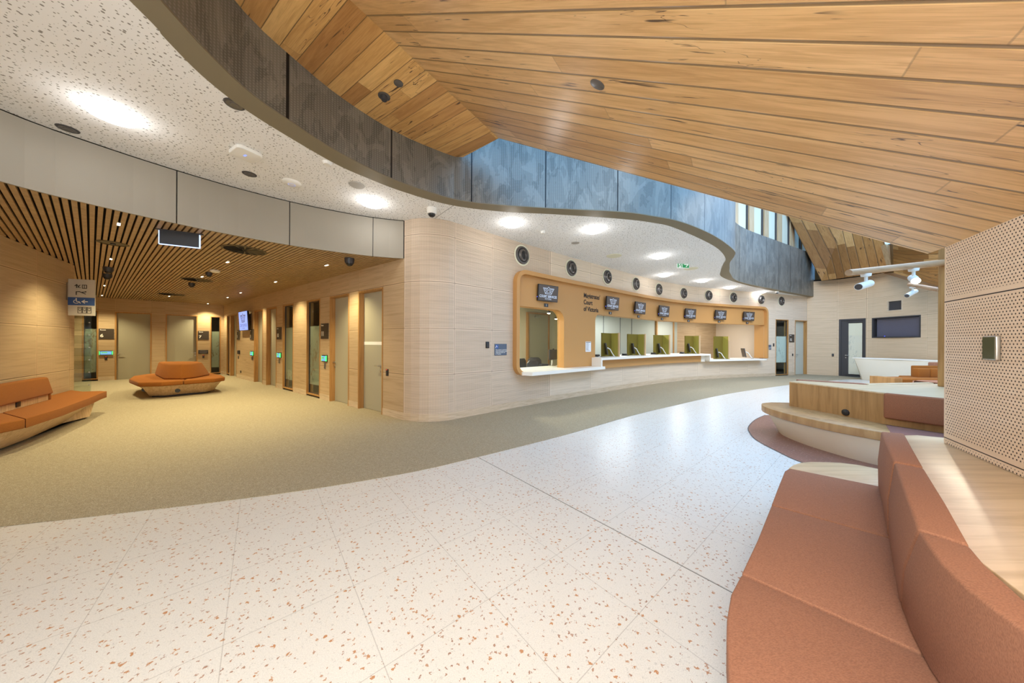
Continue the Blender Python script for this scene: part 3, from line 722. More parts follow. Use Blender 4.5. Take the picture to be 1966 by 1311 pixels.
pts += arc(FR - R, ZFT - R, R, 90, 0) + [(FR, ZFB + .08)]
unit = empty('service_counter_surround', PW.pt(FL, 0, 0)); unit_inv = Matrix.Translation(PW.pt(FL, 0, 0)).inverted()
tag(unit, 'long tan curved service counter joinery with rounded frame set in the timber wall', 'service counter')
def own(o, parent):
    o.parent = parent; o.matrix_parent_inverse = parent.matrix_world.inverted(); return o
bpy.context.view_layer.update()
def PB_(f, *a, **k):
    o = f(*a, **k); return own(o, unit)
PB_(poly_band, 'surround_frame', PW, pts, .095, -.42, .13, M['orange'], None)
def cols(name, path, segs, o0, o1, mat):
    """solid from column segments: (list of s, zlo(s), zhi(s))"""
    g = G()
    for ss, lo, hi in segs:
        for a, b in zip(ss[:-1], ss[1:]):
            A = (a, lo(a)); B = (b, lo(b)); C = (b, hi(b)); D = (a, hi(a))
            f = [path.pt(q[0], o1, q[1]) for q in (A, B, C, D)]; k = [path.pt(q[0], o0, q[1]) for q in (A, B, C, D)]
            g.face(f); g.face(list(reversed(k))); g.face([k[0], k[1], f[1], f[0]]); g.face([f[3], f[2], k[2], k[3]])
        for s_, r in ((ss[0], 0), (ss[-1], 1)):
            g.face([path.pt(s_, o0, lo(s_)), path.pt(s_, o1, lo(s_)), path.pt(s_, o1, hi(s_)), path.pt(s_, o0, hi(s_))])
    return g.build(name, mat, None, smooth=True)
W1a, W1b, W2a, W2b, ZW = FL + .09, PW.at(1082, 640), PW.at(1142, 640), FR - .10, 2.35
rr = .28
def hi(s):
    if s < FL + .095 + .2: return ZFT - .10 - .2 + math.sqrt(max(0, .04 - (FL + .295 - s) ** 2))
    if s > FR - .295: return ZFT - .10 - .2 + math.sqrt(max(0, .04 - (s - FR + .295) ** 2))
    return ZFT - .09
def lo1(s): return ZW if s < W1b - rr else ZW - rr + math.sqrt(max(0, rr * rr - (s - W1b + rr) ** 2))
def lo2(s): return ZW - .2 + math.sqrt(max(0, .04 - (W2a + .2 - s) ** 2)) if s < W2a + .2 else ZW
def cs(a, b, n, e=0):
    t = [k / n for k in range(n + 1)]
    if e == 1: t = [math.sin(x * math.pi / 2) for x in t]
    if e == -1: t = [1 - math.cos(x * math.pi / 2) for x in t]
    return [a + (b - a) * x for x in t]
PB_(cols, 'fascia_panel', PW, [
    (cs(FL + .096, FL + .295, 6, -1) + cs(FL + .295, W1b - rr, 8)[1:] + cs(W1b - rr, W1b, 10, 1)[1:], lo1, hi),
    (cs(W1b, W2a, 4), lambda s: .80, hi),
    (cs(W2a, W2a + .2, 8, -1) + PW.samples(W2a + .2, FR - .295, step=.2)[1:] + cs(FR - .295, FR - .096, 6, 1)[1:], lo2, hi)], -.22, .015, M['orange'])
# counter tops
def top_strip(name, a, b, z0, z1, o0, o1, mat, r=.0):
    g = G(); ss = PW.samples(a, b, step=.12); ring = []
    for s in ss: ring.append((s, o1 if not r or s > a + r else o1 - r + math.sqrt(max(0, r * r - (a + r - s) ** 2))))
    for (s0_, p0), (s1_, p1) in zip(ring[:-1], ring[1:]):
        c = [PW.pt(s0_, o0, 0), PW.pt(s1_, o0, 0), PW.pt(s1_, p1, 0), PW.pt(s0_, p0, 0)]
        lo_ = [Vector((p.x, p.y, z0)) for p in c]; hi_ = [Vector((p.x, p.y, z1)) for p in c]
        g.face(hi_); g.face(list(reversed(lo_))); g.face([lo_[2], lo_[3], hi_[3], hi_[2]]); g.face([lo_[0], lo_[1], hi_[1], hi_[0]])
    for s_, p_ in (ring[0], ring[-1]): g.face([PW.pt(s_, o0, z0), PW.pt(s_, p_, z0), PW.pt(s_, p_, z1), PW.pt(s_, o0, z1)])
    return g.build(name, mat, None)
C1b = PW.at(1162, 707, .36); C2a = PW.at(1154.4, 690, .34); C2b = PW.at(1364.7, 690, .34)
C3a = C2b - .02; C3b = PW.at(1472, 690, .30)
o = PB_(top_strip, 'low_benchtop', FL + .16, C1b, .75, .83, -.75, .36, M['white'], .20)
PB_(top_strip, 'high_benchtop', C2a, C2b, 1.01, 1.075, -.75, .34, M['white'])
PB_(top_strip, 'benchtop_upstand', C2a, C2a + .06, .83, 1.01, -.10, .34, M['white'])
PB_(top_strip, 'benchtop_upstand', C2b - .06, C2b, .83, 1.01, -.10, .34, M['white'])
PB_(top_strip, 'end_block', W2a - .02, C2a + .01, .83, 1.07, -.1, .02, M['white'])
PB_(top_strip, 'low_benchtop', C3a, C3b, .765, .83, -.75, .30, M['white'])
PB_(top_strip, 'apron_panel', C2a + .06, C2b - .3, .75, 1.01, -.1, .14, M['orange'])
PB_(top_strip, 'end_block', C2b - .3, C2b - .06, .75, 1.01, -.1, .13, M['white'])
PB_(top_strip, 'counter_base', FL + .3, FR - .1, .55, .745, -.74, -.01, M['veneer_skirt'])
gp = empty('counter_glazing', PW.pt(W1a, -.15, 0)); bpy.context.view_layer.update()
tag(gp, 'clear glass screen above the low counter of the lit first window', 'glass screen')
for a, b in ((W1a + .01, W1a + .62), (W1a + .63, W1b - .02)):
    own(strip('glass_pane', PW, a, b, .835, ZW - .02, -.16, -.15, M['glass']), gp)
# rooms behind the counter
JI = [PW.at(x) for x in (1180, 1214, 1238, 1262, 1286)]
wall('wall_office', PW, W2a + 2.4, PW.at(1300, 640, -2.6), .0, 2.9, M['office'], off=-2.6)
wall('wall_office', PW, PW.at(1300, 640, -2.6), FR + .3, .0, 2.9, M['veneer_warm'], off=-2.6)
wall('wall_office', PW, FL - .6, W2a + 3.0, .0, 2.9, M['office_warm'], off=-3.1)
for q, q2 in ((FL - .5, FL - .5), (W2a - .12, W2a + 3.0), (FR + .25, FR + .25)):
    a = PW.pt(q, -.42, 0); b = PW.pt(q2, -3.1, 0); wl = G().face([a, b, b + Vector((0, 0, 2.9)), a + Vector((0, 0, 2.9))]).build('wall_office', M['office_warm'] if q < FL else M['veneer'] if q > FR else M['office'], world=True); tag(wl, kind='structure')
g = G()
for s_a, s_b in ((FL - .7, W2a - .12), (W2a - .11, FR + .3)):
    ss = PW.samples(s_a, s_b)
    for a, b in zip(ss[:-1], ss[1:]):
        g.face([PW.pt(a, -.43, 2.78), PW.pt(b, -.43, 2.78), PW.pt(b, -3.1, 2.78), PW.pt(a, -3.1, 2.78)])
tag(g.build('ceiling', M['office'], merge=False), kind='structure')
for q in (1160, 1192, 1214):
    s_ = PW.at(q, 640, -2.55); strip('trim_%d' % (5 + (1160, 1192, 1214).index(q)), PW, s_, s_ + .012, 0, 2.78, -2.6, -2.585, M['char'], kind='structure')
def inner_door(n, a, b, off, mat, closer=True):
    d = strip('door_%d' % n, PW, a + .06, b - .06, 0, 2.58, off, off + .05, mat, kind='structure')
    frame_ring(PW, a, b, 0, 2.64, .06, off - .02, off + .09, M['frame'], d, 'door_frame')
    if closer: F = PW.frame((a + b) / 2 - .1, 2.48, off + .05); G().box(-.12, .12, -.06, 0, -.03, .03, F).build('door_closer', M['steel'], d)
    return d
s_ = PW.at(1019, 640, -3.0); inner_door(20, s_ - .15, s_ + 1.0, -3.08, M['door'])
s_ = PW.at(1262, 640, -2.55); inner_door(21, s_ - .1, s_ + 1.0, -2.58, M['door_pale'], False)
for q, dep, pw_, c_ in ((W1a + .7, -1.6, 85, (1, .92, .76)), (PW.at(1190) + 1.4, -1.4, 26, (.92, .97, 1)), (PW.at(1260), -1.4, 30, (.94, .97, 1)), (PW.at(1360), -1.4, 34, (1, .96, .9)), (PW.at(1430), -1.4, 26, (1, .96, .9))):
    light('AREA', PW.pt(q, dep, 2.70), pw_, c_, .6)
# pendant lamps seen through the first window
for i, (px, py, dp) in enumerate(((1053.5, 601, -1.5), (1067.5, 612, -2.4))):
    s_ = PW.at(px, py, dp); p = PW.pt(s_, dp, PW.z(px, py, dp)); r = empty('office_spotlight', p)
    tag(r, ('brighter glaring lamp seen through the glass of window 1', 'smaller distant lamp to the right of the glaring one in window 1')[i], 'lamp', 'lamps inside the first counter office')
    G().lathe([(.0, -.03), (.04, -.025), (.05, .0)], n=16).build('bulb', M['lampy'], r, smooth=True)
    G().lathe([(.055, .0), (.05, .06), (.01, .07), (.01, 2.78 - p.z)], n=16).build('lamp_shade', M['char'], r, smooth=True)
# ------------------------------------------------------------------ lettering
def text_mesh(s, size, align='CENTER', ext=.0, sx=1.0, bold=0.0):
    c = bpy.data.curves.new('lettering', 'FONT'); c.body = s; c.size = size; c.align_x = align; c.align_y = 'CENTER'; c.extrude = ext; c.offset = bold; c.resolution_u = 3
    o = bpy.data.objects.new('lettering', c); COL.objects.link(o); bpy.context.view_layer.update()
    me = bpy.data.meshes.new_from_object(o.evaluated_get(bpy.context.evaluated_depsgraph_get())); bpy.data.objects.remove(o)
    me.transform(Matrix.Rotation(math.pi / 2, 4, 'X') @ Matrix.Scale(sx, 4, (1, 0, 0))); return me
def lettering(name, s, size, mat, parent, x=0, y=0, z=0, **k):
    me = text_mesh(s, size, **k); me.materials.clear(); me.materials.append(mat)
    o = bpy.data.objects.new(name, me); COL.objects.link(o); o.parent = parent; o.location = (x, y, z); return o
def thick_poly(g, pts, w, y, closed=True):
    """outline of line width w through (x,z) points in the plane y"""
    n = len(pts)
    for i in range(n if closed else n - 1):
        a = Vector(pts[i]); b = Vector(pts[(i + 1) % n]); d = (b - a).normalized(); m = Vector((-d.y, d.x)) * w / 2; e = d * w / 2
        q = [a - e + m, a - e - m, b + e - m, b + e + m]; g.face([(p.x, y, p.y) for p in q])
def emblem(g, k, x, z, y, w):
    """crown-like mark of one central triangle between two inverted ones"""
    T = lambda pts: [(x + a * k, z + b * k) for a, b in pts]
    thick_poly(g, T([(-.22, -.24), (.22, -.24), (.0, .08)]), w * .8, y); thick_poly(g, T([(-.36, -.34), (.36, -.34), (.06, .26), (-.06, .26)]), w, y)
    for m in (-1, 1):
        thick_poly(g, T([(m * .62, .16), (m * .16, .16)]), w, y, False); thick_poly(g, T([(m * .62, .16), (m * .36, -.30)]), w, y, False)
        thick_poly(g, T([(m * .50, .10), (m * .26, .10), (m * .37, -.10)]), w * .7, y)
def frame_obj(path, px, py, off, name, extra=None):
    s_ = path.at(px, py, off); F = path.frame(s_, path.z(px, py, off), off); o = empty(name); o.matrix_world = F if extra is None else F @ extra; return o
# customer displays over the windows
NUM = ['first', 'second', 'third', 'fourth', 'fifth', 'sixth', 'seventh']
disp = [(1052.8, 563), (1176.8, 582.5), (1230, 591.3), (1275.5, 597.5), (1326.3, 602.3), (1384.3, 604.6), (1438.5, 607.2)]
plat = [(1048.6, 586), (1171.7, 601), (1226, 607.6), (1271, 612.5), (1322, 616), (1380.5, 617.5), (1434.6, 620)]
d0 = None
for i, ((x, y), (u, v)) in enumerate(zip(disp, plat)):
    s_ = PW.at(x, y, .13); z = PW.z(x, y, .13); F = PW.frame(s_, z, .13) @ Matrix.Rotation(math.radians(4), 4, 'X') @ Matrix.Rotation(math.radians(-9 if i < 1 else -3), 4, 'Z')
    if d0 is None:
        d0 = empty('display_screen')
        G().box(-.31, .31, -.0, .045, -.20, .20).build('screen_housing', M['black'], d0, bevel=.004)
        G().box(-.295, .295, -.003, -.0005, -.188, .188).build('screen_panel', M['scr_on'], d0); pnl = [c for c in d0.children][-1]
        g = G(); emblem(g, .27, 0, .075, -.0045, .0085); g.build('emblem', M['scr_ink'], pnl, world=True)
        lettering('lettering', 'COURT SERVICES', .086, M['scr_ink'], pnl, 0, -.005, -.085, sx=.80, bold=.001); lettering('lettering', 'VICTORIA', .045, M['scr_ink'], pnl, 0, -.005, -.145, sx=1.0)
        G().box(-.10, .10, .045, .13, -.06, .06).build('mounting_bracket', M['char'], d0)
        G().box(-.335, -.322, .0, .01, -.118, -.105).build('power_light', M['led_blue'], d0)
        d = d0
    else: d = copy_tree(d0)
    d.matrix_world = F; k_ = 1.0
    tag(d, 'black display with court services emblem, above counter number %d, %s from the left' % (i + 1, NUM[i]), 'screen', 'displays above the counter windows')
    n_ = frame_obj(PW, u, v, .022, 'number_plate'); G().box(-.07, .07, -.006, .006, -.04, .04).build('plate', M['char'], n_)
    lettering('numeral', str(i + 1), .075, M['ink'], n_, 0, -.0075, 0, bold=.002)
    tag(n_, 'small dark plate with number %d below its display on the tan panel' % (i + 1), 'number plate', 'counter number plates')
sg = frame_obj(PW, 1133, 581.5, .018, 'wall_lettering')
tag(sg, 'black raised lettering of three lines on the tan panel between first and second display', 'sign')
for k, (t_, z) in enumerate((("Magistrates'", .19), ('Court', 0), ('of Victoria', -.19))): lettering('letters', t_, .185, M['darkink'], sg, -.30, -.004, z, align='LEFT', sx=.88, bold=.004)
nt = frame_obj(PW, 1129.3, 665.5, .02, 'paper_notice'); tag(nt, 'white framed paper notice fixed to the tan panel left of the second window', 'notice')
G().box(-.125, .125, -.005, .0, -.145, .145).build('sheet', M['paper'], nt)
g = G()
for k in range(14): g.box(-.10, -.10 + random.uniform(.08, .19), -.0065, -.0055, .10 - k * .016, .105 - k * .016)
g.box(-.11, .11, -.0065, -.0055, .115, .132); g.build('print', M['grey'], nt)
# hearing loop signs and switches on the counter wall
def info_sign(px, py, w, h, label):
    n_ = frame_obj(PW, px, py, .012, 'hearing_loop_sign'); G().box(-w / 2, w / 2, 0, .01, -h / 2, h / 2).build('sign_plate', M['bluesign'], n_)
    a = w * .24; G().box(-w * .45, -w * .45 + a, -.002, -.0005, h * .42 - a, h * .42).build('symbol_panel', M['blue'], n_)
    g = G(); thick_poly(g, [(-w * .43, h * .42 - a * .8), (-w * .36, h * .42 - a * .25), (-w * .30, h * .42 - a * .6)], .01, -.003, False); g.build('ear_symbol', M['ink'], n_, world=True)
    for k, t_ in enumerate(('This counter is covered by', 'hearing augmentation, please', 'switch your hearing aid', 'to T position')):
        lettering('lettering', t_, h * .125, M['ink'], n_, -w * .43, -.002, h * (-.02 - k * .12), align='LEFT', sx=.92, bold=.0006)
    tag(n_, label, 'sign', 'hearing loop signs'); return n_
info_sign(961.5, 671, .34, .25, 'slate hearing loop sign with blue symbol left of the tan counter surround')
info_sign(1476.5, 666.5, .30, .22, 'slate hearing loop sign with blue symbol right of the tan counter surround')
def switch(path, px, py, w, h, label, off=.0, led=None, mat='black'):
    n_ = frame_obj(path, px, py, off + .012, 'wall_switch'); G().box(-w / 2, w / 2, -.008, .012, -h / 2, h / 2).build('housing', M[mat], n_, bevel=.003)
    G().box(-w * .28, w * .28, -.011, -.008, -h * .4, h * .3).build('rocker', M['char'], n_)
    if led: G().box(-w * .25, w * .25, -.010, -.0078, h * .36, h * .46).build('indicator', M[led], n_)
    return tag(n_, label, 'switch', 'wall readers and switches')
switch(PW, 936, 662, .085, .135, 'small dark reader on the curved timber wall left of the slate sign')
switch(PW, 1485.5, 662, .07, .14, 'small dark reader between the right slate sign and the glazed door', led=None)
switch(PC, 743, 715, .07, .135, 'dark reader with red light on the timber panel beside the pale banded door', led='led_red') if 'led_red' in M else None
switch(PW, 1522, 681, .06, .11, 'small reader under the room 12 sign')
switch(PE, 1599, 681.5, .07, .13, 'small dark switch on the end wall left of the dark framed door')
# air jets above the counter
jets = [(1003, 490), (1097.5, 515), (1166.5, 531.5), (1221.5, 545), (1265.5, 555.5), (1313, 563), (1361, 567), (1408.5, 571), (1461.5, 575), (1500.5, 578)]
j0 = None
for i, (x, y) in enumerate(jets):
    s_ = PW.at(x, y, .02); z = PW.z(x, y, .02); F = PW.frame(s_, z, .006)
    if j0 is None:
        j0 = empty('air_jet_nozzle'); X = Matrix.Rotation(math.pi / 2, 4, 'X')
        G().lathe([(.235, -.005), (.245, .005), (.21, .012)], X, 36).build('trim_ring', M['clerestory'], j0, smooth=True)
        G().lathe([(.215, .0), (.20, .035), (.165, .05), (.15, .03), (.15, .01)], X, 36).build('outer_ring', M['gun'], j0, smooth=True)
        G().lathe([(.150, .02), (.135, .055), (.10, .06), (.09, .035), (.085, .003)], X @ Matrix.Rotation(.22, 4, 'Y'), 36).build('nozzle', M['gun'], j0, smooth=True)
        G().lathe([(.0, .012), (.155, .012)], X, 36).build('throat', M['black'], j0)
        d = j0
    else: d = copy_tree(j0)
    d.matrix_world = F
    tag(d, 'round black air jet nozzle high on the timber wall, %s from the left' % (NUM + ['eighth', 'ninth', 'tenth'])[i], 'air vent', 'air jets above the counter')
# staff privacy screens and monitors
scr = [(1189.5, 638.6), (1239.5, 640.7), (1286.5, 642.5), (1344, 643.8), (1400.5, 644.4)]
z2 = [1.075] * 4 + [.83]
wid = [1155, 1204.6, 1255, 1315, 1370.4]
for i, (x, y) in enumerate(scr):
    s_ = PW.at(x, 660, .10); zt = 1.82; r = empty('privacy_screen', PW.pt(s_, .1, z2[i])); bpy.context.view_layer.update()
    dd = .20
    a = PW.pt(s_, .10, 0); b = PW.pt(s_, -dd, 0)
    t = (b - a).normalized(); n_ = Vector((t.y, -t.x, 0)) * .02
    def slab_(p, q, nn, z0, z1, name, mat):
        g = G(); g.prism([tuple((p + nn)[:2]), tuple((p - nn)[:2]), tuple((q - nn)[:2]), tuple((q + nn)[:2])], z0, z1); return own(g.build(name, M[mat]), r)
    slab_(a - t * .0, a + t * .04, n_ * 1.25, z2[i], zt, 'timber_edge', 'oak_pale'); slab_(a + t * .04, b, n_, z2[i], zt - .01, 'side_panel', 'olive')
    aa, _ = ray(wid[i], 660); tg = -PW.frame(s_).col[0].to_3d(); u = tg
    # wing runs back towards the left until it meets its sight width
    L_ = (b.x - aa * b.y) / (aa * u.y - u.x) if abs(aa * u.y - u.x) > 1e-4 else .5
    L_ = min(max(abs(L_), .35), .9)
    c = b + u * L_; n2 = Vector((u.y, -u.x, 0)) * .02
    slab_(b, c, n2, z2[i], zt - .01, 'rear_panel', 'olive_shaded')
    tag(r, 'olive felt privacy screen with timber edge, %s from the left on the counter' % NUM[i], 'privacy screen', 'privacy screens between counter stations')
mons = [(1165, 668, 0), (1215, 667, 0), (1265, 668, 0), (1323, 665, 0), (1378, 668, 1), (1430, 668, 1)]
m0 = None
for i, (x, y, low) in enumerate(mons):
    z = .83 if low else 1.075; s_ = PW.at(x + 12, y, -.05); F = PW.frame(s_, z, -.05)
    if m0 is None:
        m0 = empty('monitor_on_arm')
        Mm = Matrix.Translation((-.22, .16, .27)) @ Matrix.Rotation(math.radians(50), 4, 'Z') @ Matrix.Rotation(math.radians(-10), 4, 'X')
        G().box(-.25, .25, .0, .03, -.21, .19, Mm).build('screen_back', M['char'], m0, bevel=.006)
        G().box(-.24, .24, .03, .032, -.20, .18, Mm).build('screen_panel', M['screen'], m0)
        G().tube([Vector(v) for v in ((.08, .0, .0), (.02, .04, .10), (-.05, .08, .24), (-.13, .12, .29), (-.20, .15, .27))], .018, 10).build('arm', M['whitepl'], m0, smooth=True)
        G().lathe([(.05, 0), (.05, .012), (.02, .018), (0, .018)], Matrix.Translation((.08, 0, 0)), 18).build('arm_base', M['steel'], m0, smooth=True)
        G().cyl((-.20, .15, .21), (-.20, .15, .33), .03).build('tilt_joint', M['whitepl'], m0, smooth=True)
        d = m0
    else: d = copy_tree(m0)
    d.matrix_world = F @ (Matrix.Scale(.92, 4) if not low else Matrix.Identity(4))
    tag(d, 'dark monitor on white swing arm, %s from the left along the counter' % NUM[i], 'monitor', 'monitors along the service counter')
for i, (x, y) in enumerate(((1150, 683), (1202, 682), (1257, 681), (1312, 679))):
    s_ = PW.at(x + 1, y, -.12); F = PW.frame(s_, 1.075, -.16); p_ = empty('desk_phone'); p_.matrix_world = F
    G().prism([(-.09, -.1), (.09, -.1), (.09, .1), (-.09, .1)], 0, .02, top=[(-.09, -.02), (.09, -.02), (.09, .1), (-.09, .1)]).box(-.085, .085, .02, .08, .02, .07).build('phone_body', M['black'], p_)
    G().box(-.08, -.03, -.09, .09, .03, .065).build('handset', M['black'], p_, bevel=.01)
    tag(p_, 'black desk phone, %s from the left on the high counter' % NUM[i], 'phone', 'desk phones on the high counter')
# first office furniture seen through the glass
def at_office(px, py, dep, z=None):
    s_ = PW.at(px, py, dep); return PW.frame(s_, PW.z(px, py, dep) if z is None else z, dep)
def make_chair(px, dep, rz, label):
    c_ = empty('office_chair'); c_.matrix_world = at_office(px, 690, dep, 0) @ Matrix.Rotation(rz, 4, 'Z')
    prof = [(-.22, .62), (.22, .62), (.25, .75), (.23, .92), (.14, 1.0), (-.14, 1.0), (-.23, .92), (-.25, .75)]
    g = G(); g.prism(prof, -.02, .03, Matrix(((1, 0, 0, 0), (0, 0, 1, .22), (0, 1, 0, 0), (0, 0, 0, 1)))); g.build('backrest', M['char'], c_, bevel=.012)
    G().box(-.24, .24, -.24, .22, .44, .50).build('seat', M['char'], c_, bevel=.02)
    G().cyl((0, 0, .08), (0, 0, .44), .025).build('pedestal', M['black'], c_, smooth=True)
    for k in range(5):
        a = 2 * math.pi * k / 5; G().cyl((0, 0, .09), (.27 * math.cos(a), .27 * math.sin(a), .06), .018, .012).cyl((.27 * math.cos(a), .27 * math.sin(a) - .02, .03), (.27 * math.cos(a), .27 * math.sin(a) + .02, .03), .03).build('leg', M['black'], c_, smooth=True)
    tag(c_, label, 'chair', 'dark chairs in the first counter office')
make_chair(1012.5, -1.15, math.pi, 'dark rounded chair back in the middle of the first window')
make_chair(990, -2.0, math.pi + .3, 'dark chair cut off by the frame at the left of the first window')
make_chair(1023, -2.3, math.pi - .5, 'dark chair half hidden behind the rounded one in the first window')
dk = empty('office_desk'); dk.matrix_world = at_office(1052, 690, -1.1, 0)
G().box(-.42, .3, -.3, .5, .70, .73).build('desktop', M['white'], dk); G().box(-.4, -.36, -.28, .48, 0, .70).build('side_panel', M['black'], dk); G().box(.24, .28, -.28, .48, 0, .70).build('side_panel', M['black'], dk)
tag(dk, 'small white topped desk with black sides behind the first window glass', 'desk')
mo = empty('computer_monitor'); mo.matrix_world = at_office(1063, 678, -.62, .83) @ Matrix.Rotation(.25, 4, 'Z')
G().box(-.24, .24, 0, .035, .18, .47).build('screen_back', M['char'], mo, bevel=.006); G().cyl((0, .06, 0), (0, .04, .3), .02).build('arm', M['whitepl'], mo); G().box(-.1, .1, -.02, .12, 0, .015).build('stand', M['steel'], mo)
G().box(-.03, .03, .0, .02, .47, .50).build('webcam', M['black'], mo)
tag(mo, 'large dark computer monitor seen from behind through the first window', 'monitor')
pr = empty('desk_printer'); pr.matrix_world = at_office(1040, 684, -1.2, .73)
G().box(-.2, .16, -.12, .16, .0, .12).build('printer_body', M['black'], pr, bevel=.01); G().box(-.17, .12, -.18, -.10, .10, .125).build('paper_tray', M['char'], pr)
tag(pr, 'black desktop printer on the small desk in the first office', 'printer')
fo = empty('blue_folder'); fo.matrix_world = at_office(1040, 690, -.9, .73) @ Matrix.Rotation(.3, 4, 'Z') ; G().box(-.12, .12, -.10, .10, .0, .015).build('cover', M['blue'], fo)
tag(fo, 'blue folder lying on the small desk in front of the printer', 'folder')
# ------------------------------------------------------------------ end wall: dark framed door, recessed television, grille
def ring_obj(name, path, a, b, z0, z1, w, o0, o1, mat, parent): return frame_ring(path, a, b, z0, z1, w, o0, o1, M[mat], parent, name, True)
a, b, z0, z1 = hE[0]; dd = strip('door_30', PE, a + .30, b - .09, .12, z1 - .28, -.06, -.04, M['film_pale'], kind='structure')
g = frame_ring(PE, a, b, 0, z1, .07, -.12, .01, M['char'], dd, 'door_frame'); frame_ring(PE, a + .07, b - .02, .0, z1 - .07, .10, -.09, -.02, M['char'], dd, 'door_stile', True)
strip('lock_stile', PE, a + .07, a + .30, 0, z1 - .07, -.09, -.02, M['char'], parent=dd)
strip('clear_pane', PE, a + .30, b - .1, 1.9, z1 - .2, -.05, -.035, M['clerestory'], parent=dd)
handle_on(dd, PE, a + .22, .98, -.02, 1)
a, b, z0, z1 = hE[1]; tv = empty('recessed_television', PE.pt((a + b) / 2, 0, (z0 + z1) / 2)); bpy.context.view_layer.update()
own(ring_obj('recess_frame', PE, a - .02, b + .02, z0 - .02, z1 + .02, .045, -.16, .006, 'char', None), tv); own(strip('screen_panel', PE, a + .08, b - .03, z0 + .03, z1 - .04, -.14, -.11, M['tvscreen']), tv)
own(strip('recess_back', PE, a, b, z0, z1, -.18, -.16, M['black']), tv); s_ = a + (b - a) * .2; own(strip('power_light', PE, s_, s_ + .03, z0 + .04, z0 + .06, -.105, -.1, M['led_blue']), tv)
tag(tv, 'wide dark television recessed in the end wall above the cream desk', 'television')
a, b, z0, z1 = hE[2]; gr = empty('wall_grille', PE.pt((a + b) / 2, 0, (z0 + z1) / 2)); bpy.context.view_layer.update()
own(ring_obj('grille_frame', PE, a - .03, b + .03, z0 - .03, z1 + .03, .035, -.05, .012, 'veneer_skirt', None), gr); own(strip('grille', PE, a, b, z0, z1, -.05, -.03, M['char']), gr)
tag(gr, 'dark rectangular grille with pale frame above the recessed television', 'vent')
# ------------------------------------------------------------------ corridor signs, readers, display
def at_frame(path, px, py, off=.0): return path.frame(path.at(px, py, off), path.z(px, py, off), off)
def room_sign(path, x0, x1, y0, y1, num, label):
    s0_, s1_ = path.at(x0), path.at(x1); xm = (x0 + x1) / 2; w = abs(s1_ - s0_); zt = path.z(xm, y0); zb = path.z(xm, y1); h = zt - zb
    n_ = empty('room_sign'); n_.matrix_world = path.frame((s0_ + s1_) / 2, (zt + zb) / 2, .004)
    G().box(-w / 2, w / 2, -.012, 0, -h / 2, h / 2).build('sign_plate', M['sign'], n_)
    lettering('word', 'Room', h * .135, M['ink'], n_, -w * .42, -.0135, h * .38, align='LEFT', bold=.002); lettering('numeral', num, h * .40, M['ink'], n_, -w * .42, -.0135, -h * .18, align='LEFT', bold=.006)
    tag(n_, label, 'sign', 'room number signs')
room_sign(PB, 189.6, 219, 631, 651, '6', 'dark room sign with number 6 on the back wall of the corridor')
room_sign(PB, 380, 401, 635.5, 652, '7', 'dark room sign with number 7 on the back wall right of its door')
room_sign(PC, 455.6, 461, 633.5, 652, '8', 'dark room sign with number 8 under the blue wall display')
room_sign(PC, 480.8, 487.4, 632, 652, '9', 'dark room sign with number 9 right of the blue wall display')
room_sign(PC, 532.2, 540.7, 628, 651.5, '10', 'dark room sign with number 10 between a door and the first tall window')
room_sign(PC, 617, 631, 621, 650.4, '11', 'dark room sign with number 11 right of the second tall window')
room_sign(PW, 1514.8, 1524.3, 642, 657, '12', 'dark room sign with number 12 on the timber wall far right of the counter')
def reader(path, px, py, label, mode='on', w=.30, h=.16):
    n_ = empty('room_booking_panel'); n_.matrix_world = at_frame(path, px, py, .045)
    G().box(-w / 2, w / 2, -.004, .045, -h / 2, h / 2).build('housing', M['black'], n_, bevel=.006)
    G().box(-w * .42, w * .42, -.0065, -.004, -h * .38, h * .38).build('screen_panel', M['lcd' if mode == 'on' else 'screen'], n_)
    if mode == 'on':
        g = G(); g.box(-w * .34, w * .10, -.008, -.0066, -h * .02, h * .2); g.build('screen_graphic', M['lcd_green'], n_)
        g = G(); g.box(w / 2 - .016, w / 2 + .004, -.006, .02, -h * .40, h * .40); g.box(-w / 2 - .004, -w / 2 + .016, -.006, .02, -h * .40, h * .40); g.build('status_light', M['led_green'], n_)
    tag(n_, label, 'display', 'room booking panels'); return n_
reader(PB, 203.5, 677.5, 'lit booking panel with green edges on the back wall under sign 6')
reader(PB, 390.5, 675.5, 'unlit dark booking panel under sign 7', 'off')
reader(PC, 482.6, 678.5, 'lit booking panel with green edge under sign 9', w=.26, h=.17)
reader(PC, 534.5, 681.8, 'lit booking panel with green edge under sign 10', w=.26, h=.17)
reader(PC, 621.5, 688, 'lit booking panel with green edge under sign 11', w=.24, h=.17)
reader(PC, 456.8, 676, 'unlit grey booking panel under sign 8', 'off', .2, .15)
switch(PB, 203.5, 687.5, .06, .13, 'small black reader with red light under the booking panel of room 6', led='led_red')
switch(PB, 390.5, 684.5, .06, .13, 'small black reader with red light under the unlit panel of room 7', led='led_red')
switch(PC, 484, 688, .06, .13, 'small grey reader under the booking panel of room 9', mat='grey')
switch(PC, 536, 693.5, .06, .13, 'small dark reader under the booking panel of room 10', mat='grey')
switch(PC, 623.6, 702.5, .06, .15, 'small dark reader under the booking panel of room 11', mat='grey')
switch(PC, 457.5, 686, .05, .12, 'small grey reader under the unlit panel of room 8', mat='grey')
switch(PC, 462, 713.5, .09, .09, 'small dark outlet low on the corridor wall below the blue display')
